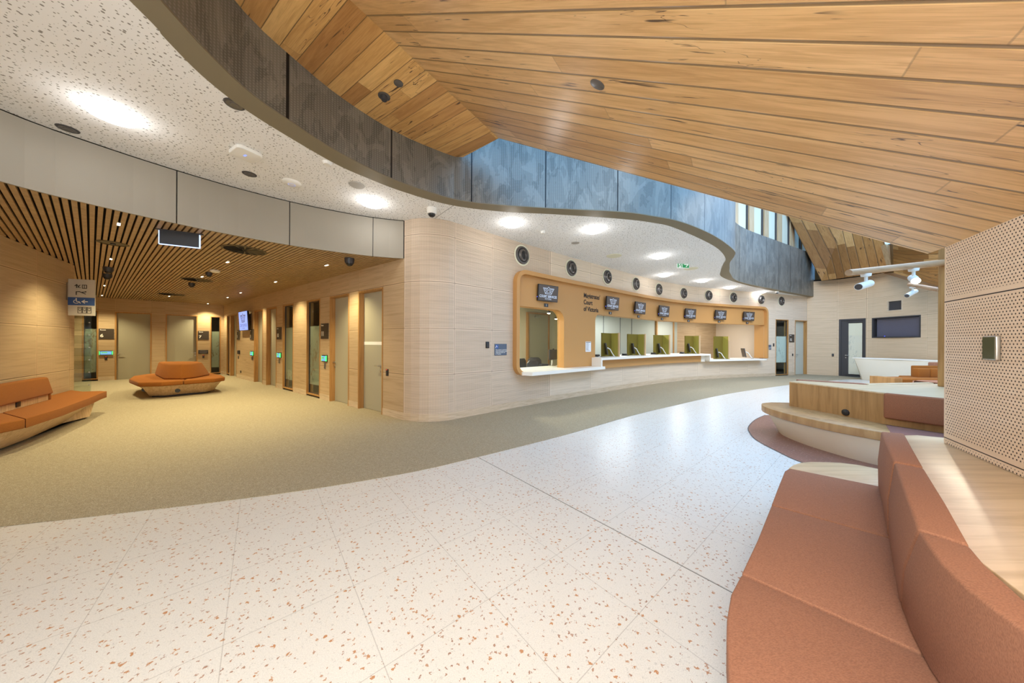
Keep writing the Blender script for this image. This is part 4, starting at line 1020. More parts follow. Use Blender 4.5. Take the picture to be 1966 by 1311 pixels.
# blue wall display
wd = empty('wall_display'); wd.matrix_world = at_frame(PC, 467, 616, .13) @ Matrix.Rotation(math.radians(3), 4, 'X')
G().box(-.55, .55, 0, .06, -.36, .36).build('screen_housing', M['black'], wd, bevel=.004); G().box(-.54, .54, -.004, -.0005, -.35, .35).build('screen_panel', M['scr_blue'], wd)
pnl = wd.children[-1]; g = G(); emblem(g, .50, 0, .13, -.006, .026); g.build('emblem', M['darkink'], pnl, world=True); lettering('lettering', 'COURT SERVICES', .15, M['darkink'], pnl, 0, -.006, -.17, sx=.76); lettering('lettering', 'VICTORIA', .07, M['darkink'], pnl, 0, -.006, -.28)
G().box(-.2, .2, .06, .13, -.12, .12).build('mounting_bracket', M['char'], wd)
tag(wd, 'lit blue court services display on the far end of the corridor wall', 'screen')
# projecting toilet sign at the corner of the left wall
bs = empty('projecting_sign'); pS = aty(156.5, 571, 6.32); bs.matrix_world = Matrix.Translation(pS) @ Matrix.Rotation(math.radians(18), 4, 'Z')
G().box(-.20, .20, 0, .02, -.375, .375).build('sign_board', M['signgrey'], bs); G().box(-.2005, .2005, -.003, -.0005, -.165, .0).build('blue_band', M['blue'], bs)
def picto(parent, parts, mat, y=-.005, name='pictogram'):
    g = G()
    for k in parts:
        if k[0] == 'c': _, x, z, r = k; g.face([(x + r * math.cos(t * math.pi / 6), y, z + r * math.sin(t * math.pi / 6)) for t in range(12)])
        elif k[0] == 'l': thick_poly(g, k[1], k[2], y, False)
        else: _, x0, x1, z0_, z1_ = k; g.face([(x0, y, z0_), (x1, y, z0_), (x1, y, z1_), (x0, y, z1_)])
    return g.build(name, M[mat], parent, world=True, merge=False)
picto(bs, [('l', [(-.07, .20), (-.07, .26)], .014), ('l', [(-.095, .235), (-.07, .262), (-.045, .235)], .012), ('l', [(-.02, .255), (-.05, .21), (-.015, .20)], .012), ('r', .01, .085, .185, .265)], 'darkink')
picto(bs, [('r', .022, .042, .197, .253), ('r', .052, .074, .197, .253)], 'signgrey', -.0065)
picto(bs, [('l', [(-.075, .055), (-.075, .115), (-.03, .12), (.0, .105), (.05, .115)], .014), ('l', [(.0, .105), (.06, .075)], .014), ('c', .065, .12, .012)], 'darkink')
picto(bs, [('l', [(-.075 + .04 * math.cos(t), -.09 + .035 * math.sin(t)) for t in [k * .6 + 1.6 for k in range(8)]], .010), ('l', [(-.075, -.04), (-.07, -.085), (-.03, -.09), (-.015, -.12)], .012), ('c', -.075, -.03, .011),
           ('l', [(.01, -.085), (.09, -.085)], .016), ('l', [(.05, -.055), (.012, -.085), (.05, -.115)], .014)], 'ink')
g = G()
for k in range(3):
    x = -.05 + k * .07; thick_poly(g, [(x, -.20), (x + .058, -.20), (x + .058, -.325), (x, -.325)], .008, -.005); thick_poly(g, [(x + .01, -.25), (x + .03, -.28), (x + .05, -.25)], .008, -.005, False); thick_poly(g, [(x + .012, -.225), (x + .046, -.225)], .01, -.005, False)
g.build('pictogram', M['darkink'], bs, world=True); G().box(-.26, -.20, 0, .02, -.06, .30).build('bracket', M['steel'], bs)
tag(bs, 'grey projecting sign with blue accessible toilet band at the left wall corner', 'sign')
# clear brochure rack beyond the corner
br = empty('brochure_rack'); pR = aty(149, 735, 6.75); pR.z = .25; br.matrix_world = Matrix.Translation(pR) @ Matrix.Rotation(math.radians(62), 4, 'Z')
G().box(-.18, .18, .0, .01, 0, 2.05).build('backing_sheet', M['glass'], br)
for k in range(7):
    p_ = G().box(-.16, .16, -.06, -.052, .06 + k * .28, .24 + k * .28).box(-.16, .16, -.06, 0, .055 + k * .28, .063 + k * .28).build('pocket', M['acryl'], br)
    G().cyl((-.15, .012, .25 + k * .28), (-.15, -.012, .25 + k * .28), .012).cyl((.15, .012, .25 + k * .28), (.15, -.012, .25 + k * .28), .012).build('standoff', M['steel'], br, smooth=True)
tag(br, 'clear acrylic brochure rack with steel standoffs beyond the left wall corner', 'rack')
# ------------------------------------------------------------------ soft seating in the corridor
def ngon_prism(name, pl, z0, z1, mat, parent, pt=None, bevel=.02, seg=3, smooth=True):
    g = G().prism([tuple(p)[:2] for p in pl], z0, z1, top=[tuple(p)[:2] for p in pt] if pt else None); o = g.build(name, mat, None, bevel=bevel, seg=seg)
    return own(o, parent) if parent else o
def inset(pl, d):
    c = sum((Vector(p[:2]) for p in pl), Vector((0, 0))) / len(pl); return [tuple(Vector(p[:2]) + (c - Vector(p[:2])).normalized() * d) for p in pl]
V = lambda *l: [tuple(onz(x, y, .45))[:2] for x, y in l]
ot = empty('island_ottoman', (-10, 8.9, 0)); bpy.context.view_layer.update()
tag(ot, 'burnt orange island ottoman with raised centre and timber base on the corridor carpet', 'ottoman')
seat = [(-11.25, 9.05), (-10.5, 8.35), (-9.40, 7.66), (-8.95, 7.78), (-8.68, 8.18), (-8.38, 8.60), (-8.42, 8.95), (-9.0, 9.45), (-10.2, 10.2), (-11.1, 10.15), (-11.5, 9.6)]
m1 = onz(351.6, 730.2, .45); m2 = Vector((-10.3, 9.9, 0))
def split(poly, p, q):
    A = []; B = []; d = (q - p); n_ = Vector((-d.y, d.x, 0)); P = [Vector((x, y, 0)) for x, y in poly]
    for i in range(len(P)):
        a, b = P[i], P[(i + 1) % len(P)]; da, db = (a - p).dot(n_), (b - p).dot(n_)
        (A if da >= 0 else B).append(a)
        if da * db < 0: x = a + (b - a) * (da / (da - db)); A.append(x); B.append(x)
    return [tuple(v)[:2] for v in A], [tuple(v)[:2] for v in B]
for h_ in split(seat, Vector((m1.x, m1.y, 0)), m2): ngon_prism('seat_cushion', inset(h_, .006), .33, .45, M['tan'], ot, bevel=.03)
bt = inset(seat, .10); bb = inset(seat, .34)
own(G().prism(bb, .05, .33, top=bt).build('timber_base', M['oak_pale'], None, bevel=.01), ot); own(G().prism(inset(seat, .42), 0, .05).build('plinth', M['char'], None), ot)
ctr = sum((Vector((x, y, 0)) for x, y in seat), Vector()) / len(seat)
mb = [onz(296, 719.5, .45), onz(313, 728.5, .45), onz(349, 728.5, .45), onz(373.4, 726, .45)]
mb = [tuple(p)[:2] for p in mb] + [(-9.25, 9.35), (-9.9, 9.75), (-10.6, 9.6)]
mt = inset(mb, .2); own(G().prism(mb, .45, .86, top=mt).build('centre_backrest', M['tan'], None, bevel=.05, seg=4), ot)
for x, y in ((341, 749.5), (277, 748)):
    p = onz(x, y, .22); q = (p - ctr); q.z = 0; F = Matrix.Translation(p + Vector((-p.x, -p.y, 0)).normalized() * .0) @ (Vector((-p.x, -p.y, 0)).to_track_quat('Z', 'Y').to_matrix().to_4x4())
    o = G().lathe([(.0, .06), (.045, .06), (.05, .04), (.05, .0)], F, 20).build('power_outlet', M['black'], None, smooth=True); own(o, ot)
# long bench on the left wall
be = empty('upholstered_bench', (-7, 4.4, 0)); bpy.context.view_layer.update()
tag(be, 'long burnt orange upholstered bench with backrest against the left timber wall', 'bench')
wl_ = lambda t, o=0: tuple((PL.pt(t, o, 0))[:2])
sE = near_s(PL, -8.9, 5.95) + .1
fr_ = [(-4.7, .9), (-5.55, 2.3), (-6.37, 3.76), (-6.45, 4.05), (-6.92, 4.68), (-7.65, 5.53), (-8.15, 6.05), (-8.33, 6.27), (-8.5, 6.3), (-8.75, 6.22)]
bpoly = fr_ + [wl_(near_s(PL, -8.9, 6.0), .02), wl_(near_s(PL, -5.0, 1.25), .02)]
jA = Vector((-6.44, 4.04, 0)); jBv = Vector((-7.3, 4.3, 0))
A_, B_ = split(bpoly, jA, jA + Vector((-.9, .35, 0)))
for h_ in (A_, B_): ngon_prism('seat_cushion', inset(h_, .005), .33, .455, M['tan'], be, bevel=.025)
ib = [(x - .30 * .77, y - .30 * .63) for x, y in fr_[:6]] + [(-8.1, 5.85), (-8.45, 6.0), (-8.75, 6.0)] + bpoly[-2:]
it = [(x - .06 * .77, y - .06 * .63) for x, y in fr_[:6]] + [(-8.2, 6.0), (-8.45, 6.15), (-8.7, 6.12)] + bpoly[-2:]
own(G().prism(ib, .04, .33, top=it).build('timber_base', M['oak_pale'], None), be)
own(G().prism([(x - .05, y - .05) for x, y in ib[:-2]] + ib[-2:], 0, .04).build('plinth', M['char'], None), be)
p0, p1 = onz(91.5, 768.5, .45), onz(0, 794, .45); dr = (p1 - p0).normalized(); far = p0 + dr * 3.6; back_n = Vector((dr.y, -dr.x, 0));
back_n = back_n if back_n.x < 0 else -back_n
def rect(a, b, n_, t0, t1): return [tuple((a + n_ * t0))[:2], tuple((b + n_ * t0))[:2], tuple((b + n_ * t1))[:2], tuple((a + n_ * t1))[:2]]
own(G().prism(rect(p0 - dr * .02, far, back_n, .0, .10), .45, .62).build('back_panel', M['oak_pale'], None), be)
own(G().prism(rect(p0 - dr * .06, far, back_n, -.05, .08), .56, .86, top=rect(p0 - dr * .02, far, back_n, .0, .11)).build('backrest', M['tan'], None, bevel=.03, seg=3), be)
own(G().prism(rect(p0 - dr * .10, p0 - dr * .03, back_n, -.01, .08), .455, .60).build('backrest_end', M['tan'], None, bevel=.015), be)
pq = p1 + (p0 - p1) * .32; own(G().prism(rect(pq - dr * .055, pq + dr * .055, back_n, -.012, .0), .48, .555).build('power_outlet', M['black'], None, bevel=.004), be)
# ------------------------------------------------------------------ tiered timber seating island
isl = empty('tiered_seating_island', (5.4, 4.4, 0)); bpy.context.view_layer.update()
tag(isl, 'tiered oak seating island with cream curved base on the red terrazzo', 'seating island')
sF = catmull([(4.66, 5.47), (4.40, 5.36), (4.22, 5.08), (4.15, 4.75), (4.15, 4.46), (4.23, 4.03), (4.41, 3.66)], 5)
sF = [(p.x, p.y) for p in sF]
jn = (4.91, 4.0)
seatp = [(4.95, 5.45)] + sF + [(4.45, 3.58), (4.85, 3.62), (4.90, 4.05)]
own(G().prism(seatp + [(5.0, 5.0)], .345, .45).build('seat_slab', M['oak_band'], None, bevel=.006), isl)
base_t = [(4.95, 5.42)] + [(x + .07, y - .02) for x, y in sF[2:]] + [(4.62, 3.1), (5.5, 2.8), (5.8, 5.0)]
base_b = [(4.95, 5.20)] + [(x + .22, y - .10) for x, y in sF[2:]] + [(4.80, 3.0), (5.5, 2.8), (5.8, 5.0)]
own(G().prism(base_b, 0, .345, top=base_t).build('curved_base', M['plaster'], None), isl)
fr = [(4.71, 5.17), (4.81, 4.75), (4.86, 4.4), (4.90, 4.0), (5.12, 3.60), (5.5, 3.2)]
top_b = [(6.3, 3.0), (7.9, 4.0), (6.9, 4.95), (5.60, 4.78), (4.98, 5.28)]
own(G().prism(fr + top_b, .45, .845).build('upper_box', M['oak_box'], None), isl); own(G().prism([(x - .004, y - .003) for x, y in fr] + top_b, .845, .862).build('upper_top', M['oak_top'], None), isl)
# far side cushions showing as a strip at the top edge
for a, b, m_ in (((4.99, 5.30), (5.60, 4.80), 'brown'), ((5.62, 4.80), (6.9, 4.98), 'oak_top')):
    a = Vector((*a, 0)); b = Vector((*b, 0)); n_ = Vector((.45, .9, 0)).normalized(); own(G().prism(rect(a, b, n_, .0, .12), .45, .875 if m_ == 'brown' else .872).build('rear_cushion' if m_ == 'brown' else 'rear_rail', M[m_], None, bevel=.01), isl)
# near side cushions
ca = Vector((4.89, 3.99, 0)); cb = Vector((5.13, 3.57, 0)) + (Vector((5.13, 3.57, 0)) - Vector((4.89, 3.99, 0))) * 1.2; cn = Vector((-.87, -.5, 0))
dcn = (cb - ca).normalized(); cn = Vector((dcn.y, -dcn.x, 0)); cn = cn if cn.x < 0 else -cn
own(G().prism(rect(ca, cb, cn, .0, .09), .545, .868).build('back_cushion', M['brown_deep'], None, bevel=.02, seg=3), isl)
own(G().prism([tuple((ca + cn * .015))[:2], (4.47, 3.60), (4.7, 3.1), (5.6, 2.9), tuple((cb + cn * .015))[:2]], .34, .455).build('seat_cushion', M['mauve'], None, bevel=.02, seg=3), isl)
po = onz(1599.5, 789.5, .55); s1_ = Vector((4.81, 4.75, 0)); p = aty(1599.5, 789.5, 4.50); F = Matrix.Translation((4.862, 4.43, p.z)) @ Matrix.Rotation(math.pi / 2, 4, 'Y').inverted() @ Matrix.Identity(4)
o = G().lathe([(.0, .028), (.032, .028), (.045, .020), (.048, .0)], F, 22).build('power_outlet', M['black'], None, smooth=True); own(o, isl)
# timber post with tree-like rails and spotlights
tp = empty('timber_post', (6.36, 4.52, .86)); bpy.context.view_layer.update()
tag(tp, 'tall square timber post with round rails standing on the oak island top', 'post')
own(G().box(6.505, 6.70, 4.46, 4.66, .862, 3.6).build('post_shaft', M['frame'], None, bevel=.01), tp)
r1a, r1b = aty(1629, 523.5, 4.2), Vector((6.52, 4.60, 2.74)); r2a, r2b = aty(1746, 546, 5.5), Vector((6.52, 4.64, 2.33))
own(G().cyl(r1a, r1b, .042, .047, 20).build('round_rail', M['post_rail'], None, smooth=True), tp)
own(G().cyl(r2a, r2b, .030, .032, 20).build('round_rail', M['post_rail'], None, smooth=True), tp)
def spot(pt_, aim, label, on, L=.24, r=.047, k=1.0):
    s_ = empty('track_spotlight', pt_); bpy.context.view_layer.update()
    own(G().cyl(pt_, pt_ - Vector((0, 0, .035 * k)), .055 * k, .05 * k, 20).build('mounting_plate', M['whitepl'], None, smooth=True), s_)
    c = pt_ - Vector((0, 0, .15 * k)); own(G().cyl(pt_ - Vector((0, 0, .03 * k)), c, .018 * k).build('stem', M['whitepl'], None, smooth=True), s_)
    d = aim.normalized(); a = c - d * L * .35; b = c + d * L * .65
    own(G().cyl(a, b, r, r, 24).cyl(a + d * L * .3, a + d * L * .31, r + .002, r + .002, 24).build('spotlight_head', M['whitepl'], None, smooth=True), s_)
    own(G().cyl(b - d * .002, b + d * .004, r * .85, r * .85, 24).build('lens', M['lampy'] if on else M['screen'], None), s_)
    tag(s_, label, 'spotlight', 'white spotlights on the round rails')
    if on: light('SPOT', tuple(b + d * .02), 40, (1, .86, .62), .03, aim=tuple(b + d * 3), spot_size=1.2, spot_blend=.6)
u = lambda t: r1a + (r1b - r1a) * t - Vector((0, 0, .042))
spot(u(.17), Vector((-1, -.25, -.28)), 'white unlit spotlight near the free end of the upper rail', False)
spot(u(.66), Vector((-.9, -.9, -.45)), 'white spotlight glowing warm near the post on the upper rail', True)
spot(r2a + (r2b - r2a) * .12 - Vector((0, 0, .03)), Vector((-1, -.1, -.5)), 'smaller white spotlight hanging from the lower thin rail', False, .20, .035, .7)
# ------------------------------------------------------------------ punched timber wall on the near bench
wd_ = RD; wn_ = Vector((RD.y, -RD.x, 0)); Z0P = .822
g = G(); c0 = Vector((Cw.x, Cw.y, 0)); Lw = 4.2; zt = Cw.z + .03
cuts = [0, .018] + [Lw]; rows = [Z0P, .845, .858, .864, .892, 1.775, 1.790, 1.797, 1.825, zt - .025, zt]
plain_rows = {1, 3, 5, 7, 9}; dark = {(2)}; darkb = {6}
for i in range(len(cuts) - 1):
    for k in range(len(rows) - 1):
        A = c0 - wd_ * cuts[i]; B = c0 - wd_ * cuts[i + 1]; z0, z1 = rows[k], rows[k + 1]
        hol = 0.0 if (i == 0 or k in (0, 3, 5, 7, 9, 1)) else 1.0
        if k == 0 and i == 1: hol = 1.0
        drk = 1.0 if k in (2, 6) else 0.0
        if drk: hol = 0
        g.face([A + Vector((0, 0, z0)), A + Vector((0, 0, z1)), B + Vector((0, 0, z1)), B + Vector((0, 0, z0))], [(cuts[i], z0), (cuts[i], z1), (cuts[i + 1], z1), (cuts[i + 1], z0)], [(hol, drk)] * 4)
A = c0; B = c0 + wn_ * .10; C_ = c0 - wd_ * Lw + wn_ * .10
g.face([A + Vector((0, 0, Z0P)), B + Vector((0, 0, Z0P)), B + Vector((0, 0, zt)), A + Vector((0, 0, zt))], None, [(0, 0)] * 4)
g.face([B + Vector((0, 0, Z0P)), C_ + Vector((0, 0, Z0P)), C_ + Vector((0, 0, zt)), B + Vector((0, 0, zt))], None, [(0, 0)] * 4)
tag(g.build('wall_right', M['perf'], world=True), kind='structure')
cp = empty('wall_card_reader'); 
def on_perf(px, py):
    a, b = ray(px, py); t = (c0.x - a * c0.y) / (wd_.x - a * wd_.y); P = c0 - wd_ * t; return Vector((P.x, P.y, H0 + b * P.y))
p = on_perf(1909, 668); Mx = Matrix(((-wd_.x, wn_.x, 0, p.x), (-wd_.y, wn_.y, 0, p.y), (0, 0, 1, p.z), (0, 0, 0, 1))); cp.matrix_world = Mx
G().box(-.052, .052, -.019, 0, -.068, .068).build('housing', M['steel'], cp, bevel=.004); G().box(-.046, .046, -.021, -.019, -.062, .062).build('screen_panel', M['readerglass'], cp)
tag(cp, 'small steel framed reader with dark screen on the punched timber wall', 'reader')
# ------------------------------------------------------------------ foreground bench with terracotta cushions
sofa = empty('upholstered_banquette', (1.6, 1.6, 0)); bpy.context.view_layer.update()
tag(sofa, 'curved terracotta upholstered banquette with pale oak ledge in the near right corner', 'banquette')
J1f, J1b = onz(1479.6, 968.3, .46), onz(1706.4, 1034.3, .46); J2f, J2b = onz(1420.9, 1100, .46), onz(1771, 1264, .46)
bk = Vector((.05, -.02, 0))
c1 = [onz(x, y, .46) for x, y in ((1514, 898), (1505, 903), (1490, 938), (1479.6, 968.3))] + [J1b + bk, onz(1692, 965, .46) + bk, onz(1684, 933, .46) + bk]
c2 = [J1f, onz(1450, 1035, .46), J2f, J2b + bk, onz(1729, 1161, .46) + bk, J1b + bk]
c3 = [J2f, onz(1400.6, 1136, .46), onz(1391, 1185, .46), onz(1389, 1225.5, .46), onz(1392.5, 1311, .46), Vector((.62, .80, 0)), Vector((.60, .62, 0)), Vector((.66, .3, 0)), Vector((.85, .0, 0)), Vector((1.12, .3, 0)), Vector((1.2, .72, 0)), onz(1800, 1311, .46) + bk, J2b + bk]
def grow(pl, n_=0): return pl
for q in (c1, c2, c3):
    ctr = sum((Vector((p.x, p.y, 0)) for p in q), Vector()) / len(q)
    ngon_prism('seat_cushion', [tuple(Vector((p.x, p.y)) + (Vector((ctr.x, ctr.y)) - Vector((p.x, p.y))).normalized() * .009) for p in q], .345, .46, M['brown'], sofa, bevel=.008, seg=3)
endw = [onz(x, y, .45) for x, y in ((1514, 897.5), (1524, 891), (1538, 887), (1556, 885.6), (1585, 886), (1613, 887.3), (1650, 892), (1700, 902))] + [onz(1720, 960, .45), onz(1684, 936, .45)]
own(G().prism([tuple(p)[:2] for p in endw], .36, .448).build('end_seat', M['oak_top'], None, bevel=.008), sofa)
bs_ = [Vector((p.x, p.y, 0)) for p in (onz(1530, 893, .45), onz(1486, 968, .45), onz(1428, 1100, .45), onz(1400, 1200, .45))] + [Vector((.70, .8, 0)), Vector((.8, .1, 0)), Vector((1.6, -.4, 0)), Vector((3.1, 2.0, 0)), Vector((2.9, 2.65, 0))]
cB = Vector((2.2, 1.3, 0)); own(G().prism([tuple(p + (cB - p).normalized() * .26)[:2] for p in bs_], .0, .345, top=[tuple(p + (cB - p).normalized() * .06)[:2] for p in bs_]).build('curved_base', M['plaster'], None), sofa)
# ledge and box behind the cushions
tb_ = [Vector((2.72, 2.26, 0)), Vector((2.12, 1.68, 0)), Vector((1.44, 1.05, 0)), Vector((1.22, .68, 0)), Vector((1.12, .3, 0)), Vector((1.0, -.1, 0))]
led = [tuple(p + Vector((.10, .02, 0)))[:2] for p in tb_] + [(1.6, -.6), (2.3, -.4), (3.3, 1.9), (3.22, 2.20), (3.04, 2.285), (2.92, 2.28)]
own(G().prism(led, .795, .82).build('ledge_top', M['oak_top'], None, bevel=.003), sofa); own(G().prism([tuple(Vector(p) + (Vector((2.3, 1.2)) - Vector(p)).normalized() * .02) for p in led], .0, .795).build('ledge_box', M['oak_box'], None), sofa)
zc = .86
def cushion(top_f, top_b, bot_f, name='back_cushion'):
    n_ = len(top_f); g = G(); lo_f = bot_f; tf = [Vector((p.x, p.y, zc)) for p in top_f]; tb2 = [Vector((p.x, p.y, zc - .005)) for p in top_b]
    bf = [Vector((p.x, p.y, .463)) for p in bot_f]; bb_ = [Vector((p.x, p.y, .463)) for p in top_b]
    mf = [(a + b) / 2 + (a - c).normalized() * .012 for a, b, c in zip(tf, bf, tb2)]
    for i in range(n_ - 1):
        g.face([tf[i], tf[i + 1], tb2[i + 1], tb2[i]]); g.face([mf[i], mf[i + 1], tf[i + 1], tf[i]]); g.face([bf[i], bf[i + 1], mf[i + 1], mf[i]]); g.face([bb_[i + 1], bb_[i], tb2[i], tb2[i + 1]]); g.face([bf[i], bb_[i], bb_[i + 1], bf[i + 1]])
    for k in (0, -1): g.face([tf[k], tb2[k], bb_[k], bf[k], mf[k]])
    return own(g.build(name, M['brown'], None, bevel=.010, seg=3), sofa)
T = lambda x, y: onz(x, y, zc)
B0 = lambda x, y: onz(x, y, .46)
cushion([T(1692, 828), T(1703, 856), T(1715.5, 884.5)], [T(1736, 830.6), T(1753, 861), T(1772, 893.5)], [B0(1686, 936), B0(1694, 970), B0(1704, 1031)])
cushion([T(1717.5, 887.5), T(1738, 948), T(1761.5, 1015)], [T(1774, 897), T(1815, 962), T(1861, 1042)], [B0(1706.4, 1036), B0(1716, 1095), B0(1727, 1158)])
e1, e2 = T(1966, 1211), T(1966, 1146.5)
cushion([T(1764, 1019), T(1806, 1080), T(1858, 1130), T(1918, 1176), e1, Vector((1.07, .45, 0)), Vector((.98, .1, 0))], [T(1863, 1046), T(1890, 1078), T(1915, 1101), T(1940, 1123), e2, Vector((1.2, .45, 0)), Vector((1.1, .1, 0))], [B0(1729, 1163), B0(1748, 1215), B0(1771, 1262), B0(1786, 1290), B0(1800, 1311), Vector((1.15, .5, 0)), Vector((1.05, .1, 0))])
# ------------------------------------------------------------------ far right: cream desk and seats beyond the island
ds = empty('reception_desk', (15, 12, 0)); bpy.context.view_layer.update(); tag(ds, 'cream curved reception desk with overhanging top below the recessed television', 'desk')
dt = [(14.35, 12.85), (14.45, 12.55), (14.75, 11.9), (14.98, 11.1), (15.0, 10.3), (15.3, 10.2), (15.55, 11.2), (15.5, 12.2), (15.1, 12.95), (14.6, 13.05)]
db = [(14.80, 12.85), (14.86, 12.65), (15.05, 11.9), (15.2, 11.1), (15.15, 10.4), (15.3, 10.3), (15.5, 11.2), (15.45, 12.2), (15.1, 12.85), (14.85, 12.95)]
own(G().prism(db, 0, .90, top=inset(dt, .05)).build('desk_front', M['white_warm'], None, bevel=.01), ds); own(G().prism(dt, .90, .935).build('desk_top', M['white'], None, bevel=.006), ds)
def pixbox(name, parent, x0, x1, y0, y1, Y, dep, mat, bevel=.03):
    a = aty(x0, y0, Y); b = aty(x1, y1, Y); return own(G().box(a.x, b.x, Y, Y + dep, b.z, a.z).build(name, M[mat], None, bevel=bevel, seg=3), parent)
s1 = empty('lounge_bench', (8, 5.7, 0)); bpy.context.view_layer.update(); tag(s1, 'brown cushioned bench behind the island left of the timber post, nearest of the far seats', 'bench')
def xy(x, y, z): p = onz(x, y, z); return (p.x, p.y)
own(G().prism([xy(1708, 737.5, .45), xy(1830, 738.5, .45), xy(1830, 733.5, .45), xy(1712, 735.2, .45)], .30, .45).build('seat_cushion', M['brown'], None, bevel=.02), s1)
own(G().prism([xy(1753, 738, .5), xy(1830, 738, .5), xy(1830, 732, .5), xy(1757, 731.5, .5)], .455, .56, top=[xy(1755, 731, .56), xy(1830, 737, .56), xy(1830, 730, .56), xy(1762, 729.5, .56)]).build('back_cushion', M['brown'], None, bevel=.02), s1)
own(G().prism([xy(1710, 737, .45), xy(1830, 738, .45), xy(1830, 734, .45), xy(1713, 735.5, .45)], 0, .30).build('bench_base', M['oak_box'], None), s1)
s2 = empty('lounge_bench', (12, 9, 0)); bpy.context.view_layer.update(); tag(s2, 'oak ended bench with two burnt orange backrests in front of the cream desk', 'bench')
def blk(name, px0, px1, z0, z1, Y, dep, mat, bev=.03):
    a = aty(px0, 700, Y).x; b = aty(px1, 700, Y).x; return own(G().box(a, b, Y, Y + dep, z0, z1).build(name, M[mat], None, bevel=bev, seg=3), s2)
Y2 = 8.6
blk('bench_end', 1717.5, 1733, 0.0, H0 - (725.5 - 660.8) * Y2 / 585, Y2, .6, 'oak_box', .005); blk('seat_cushion', 1733.5, 1840, .30, H0 - (727 - 660.8) * Y2 / 585, Y2 + .02, .6, 'tan'); blk('bench_base', 1734, 1840, 0, .30, Y2 + .05, .5, 'oak_box', .005)
blk('back_cushion', 1764, 1787, H0 - (728 - 661) * Y2 / 585, H0 - (709.5 - 661) * Y2 / 585, Y2 + .45, .18, 'tan'); blk('back_cushion', 1788.5, 1840, H0 - (728 - 661) * Y2 / 585, H0 - (709.5 - 661) * Y2 / 585, Y2 + .45, .18, 'tan')
s2b = empty('lounge_bench', (13, 9.6, 0)); bpy.context.view_layer.update(); tag(s2b, 'burnt orange high backrest rising behind the two backrests near the timber post', 'bench'); s2 = s2b
blk('back_cushion', 1762, 1835, .45, H0 - (702 - 661) * 9.6 / 585, 9.6, .18, 'tan'); blk('seat_cushion', 1762, 1840, .30, .45, 9.8, .5, 'tan'); blk('bench_base', 1765, 1840, 0, .30, 9.8, .5, 'oak_box', .005)
s2c = empty('lounge_bench', (14, 10, 0)); bpy.context.view_layer.update(); tag(s2c, 'small visible corner of a terracotta backrest highest beside the timber post', 'bench'); s2 = s2c
blk('back_cushion', 1794.5, 1818, .45, H0 - (695.5 - 661) * 10.3 / 585, 10.35, .18, 'brown'); blk('seat_cushion', 1794.5, 1810, .30, .45, 10.54, .3, 'brown'); blk('bench_base', 1794.5, 1810, 0, .30, 10.54, .3, 'oak_box', .005)
# ------------------------------------------------------------------ ceiling fittings
lamps = [(215, 215), (714, 387), (983, 427.5), (1140, 440), (1266, 491), (1275.6, 527), (1348.5, 538), (1401, 551), (1461, 560)]
ord_ = ['nearest, at the upper left above the bronze bulkhead', 'above the end of the bronze bulkhead left of the pillar', 'right of the pillar above the air jets', 'largest right of the pillar, second from it', 'just left of the exit sign', 'just below and left of the exit sign', 'small, right of the exit sign', 'second last towards the far end', 'last at the far end of the curved ceiling']
l0 = None
for i, (x, y) in enumerate(lamps):
    p = onz(x, y, ZC)
    if l0 is None:
        l0 = empty('ceiling_dome_light'); G().lathe([(.0, -.075), (.10, -.068), (.17, -.045), (.20, -.01), (.205, .0)], n=36).build('diffuser', M['lampw'], l0, smooth=True)
        d = l0
    else: d = copy_tree(l0)
    d.location = p; tag(d, 'white dome ceiling light, ' + ord_[i], 'ceiling light', 'dome lights in the plaster ceiling')
    light('POINT', (p.x, p.y, ZC - .13), 4.5, (1, 1, 1), .12)
def disc(kind, px, py, z, prof, mats, label, cat, group=None, n=28):
    p = onz(px, py, z); o = empty(kind, p)
    for k, (nm, pr, m_) in enumerate(prof): G().lathe(pr, n=n).build(nm, M[m_], o, smooth=True)
    return tag(o, label, cat, group)
vent = [('grille', [(0, -.006), (.03, -.010), (.036, -.006), (.062, -.009)], 'gun'), ('rim', [(.062, -.010), (.078, -.006), (.082, 0)], 'char')]
disc('ceiling_speaker', 130, 247, ZC, vent, 0, 'dark round speaker grille at the left edge beside the nearest dome light', 'speaker', 'dark round grilles in the plaster ceiling')
disc('ceiling_speaker', 450, 200, ZC, vent, 0, 'dark round speaker grille near the bronze rim of the void', 'speaker', 'dark round grilles in the plaster ceiling')
disc('ceiling_speaker', 479, 334, ZC, vent, 0, 'smaller dark round grille below the white square access point', 'speaker', 'dark round grilles in the plaster ceiling')
p = onz(472, 292, ZC); ap = empty('wireless_access_point', p, -.5); G().prism([(x, y) for cx, cy, a0 in ((.09, .07, 0), (-.09, .07, 90), (-.09, -.07, 180), (.09, -.07, 270)) for x, y in arc(cx, cy, .06, a0, a0 + 90, 5)], -.045, 0).build('housing', M['whitepl'], ap, bevel=.012, seg=3); G().box(-.03, .03, -.02, .005, -.047, -.0455).build('status_light', M['led_dim'], ap)
tag(ap, 'white rounded square access point on the perforated plaster ceiling', 'access point')
disc('wireless_access_point', 560, 350, ZC, [('housing', [(0, -.035), (.09, -.032), (.115, -.012), (.12, 0)], 'whitepl'), ('light_ring', [(.04, -.036), (.045, -.036)], 'led_dim')], 0, 'white round access point right of the square one on the plaster ceiling', 'access point')
disc('smoke_detector', 628, 312, ZC, [('housing', [(0, -.03), (.04, -.03), (.055, -.01), (.06, 0)], 'whitepl')], 0, 'small pale detector close to the bronze rim above the second dome light', 'detector', 'small ceiling detectors')
disc('smoke_detector', 685, 355, ZC, [('housing', [(0, -.012), (.10, -.012), (.11, 0)], 'grey_light')], 0, 'flat pale grey disc on the ceiling left of the second dome light', 'detector', 'small ceiling detectors')
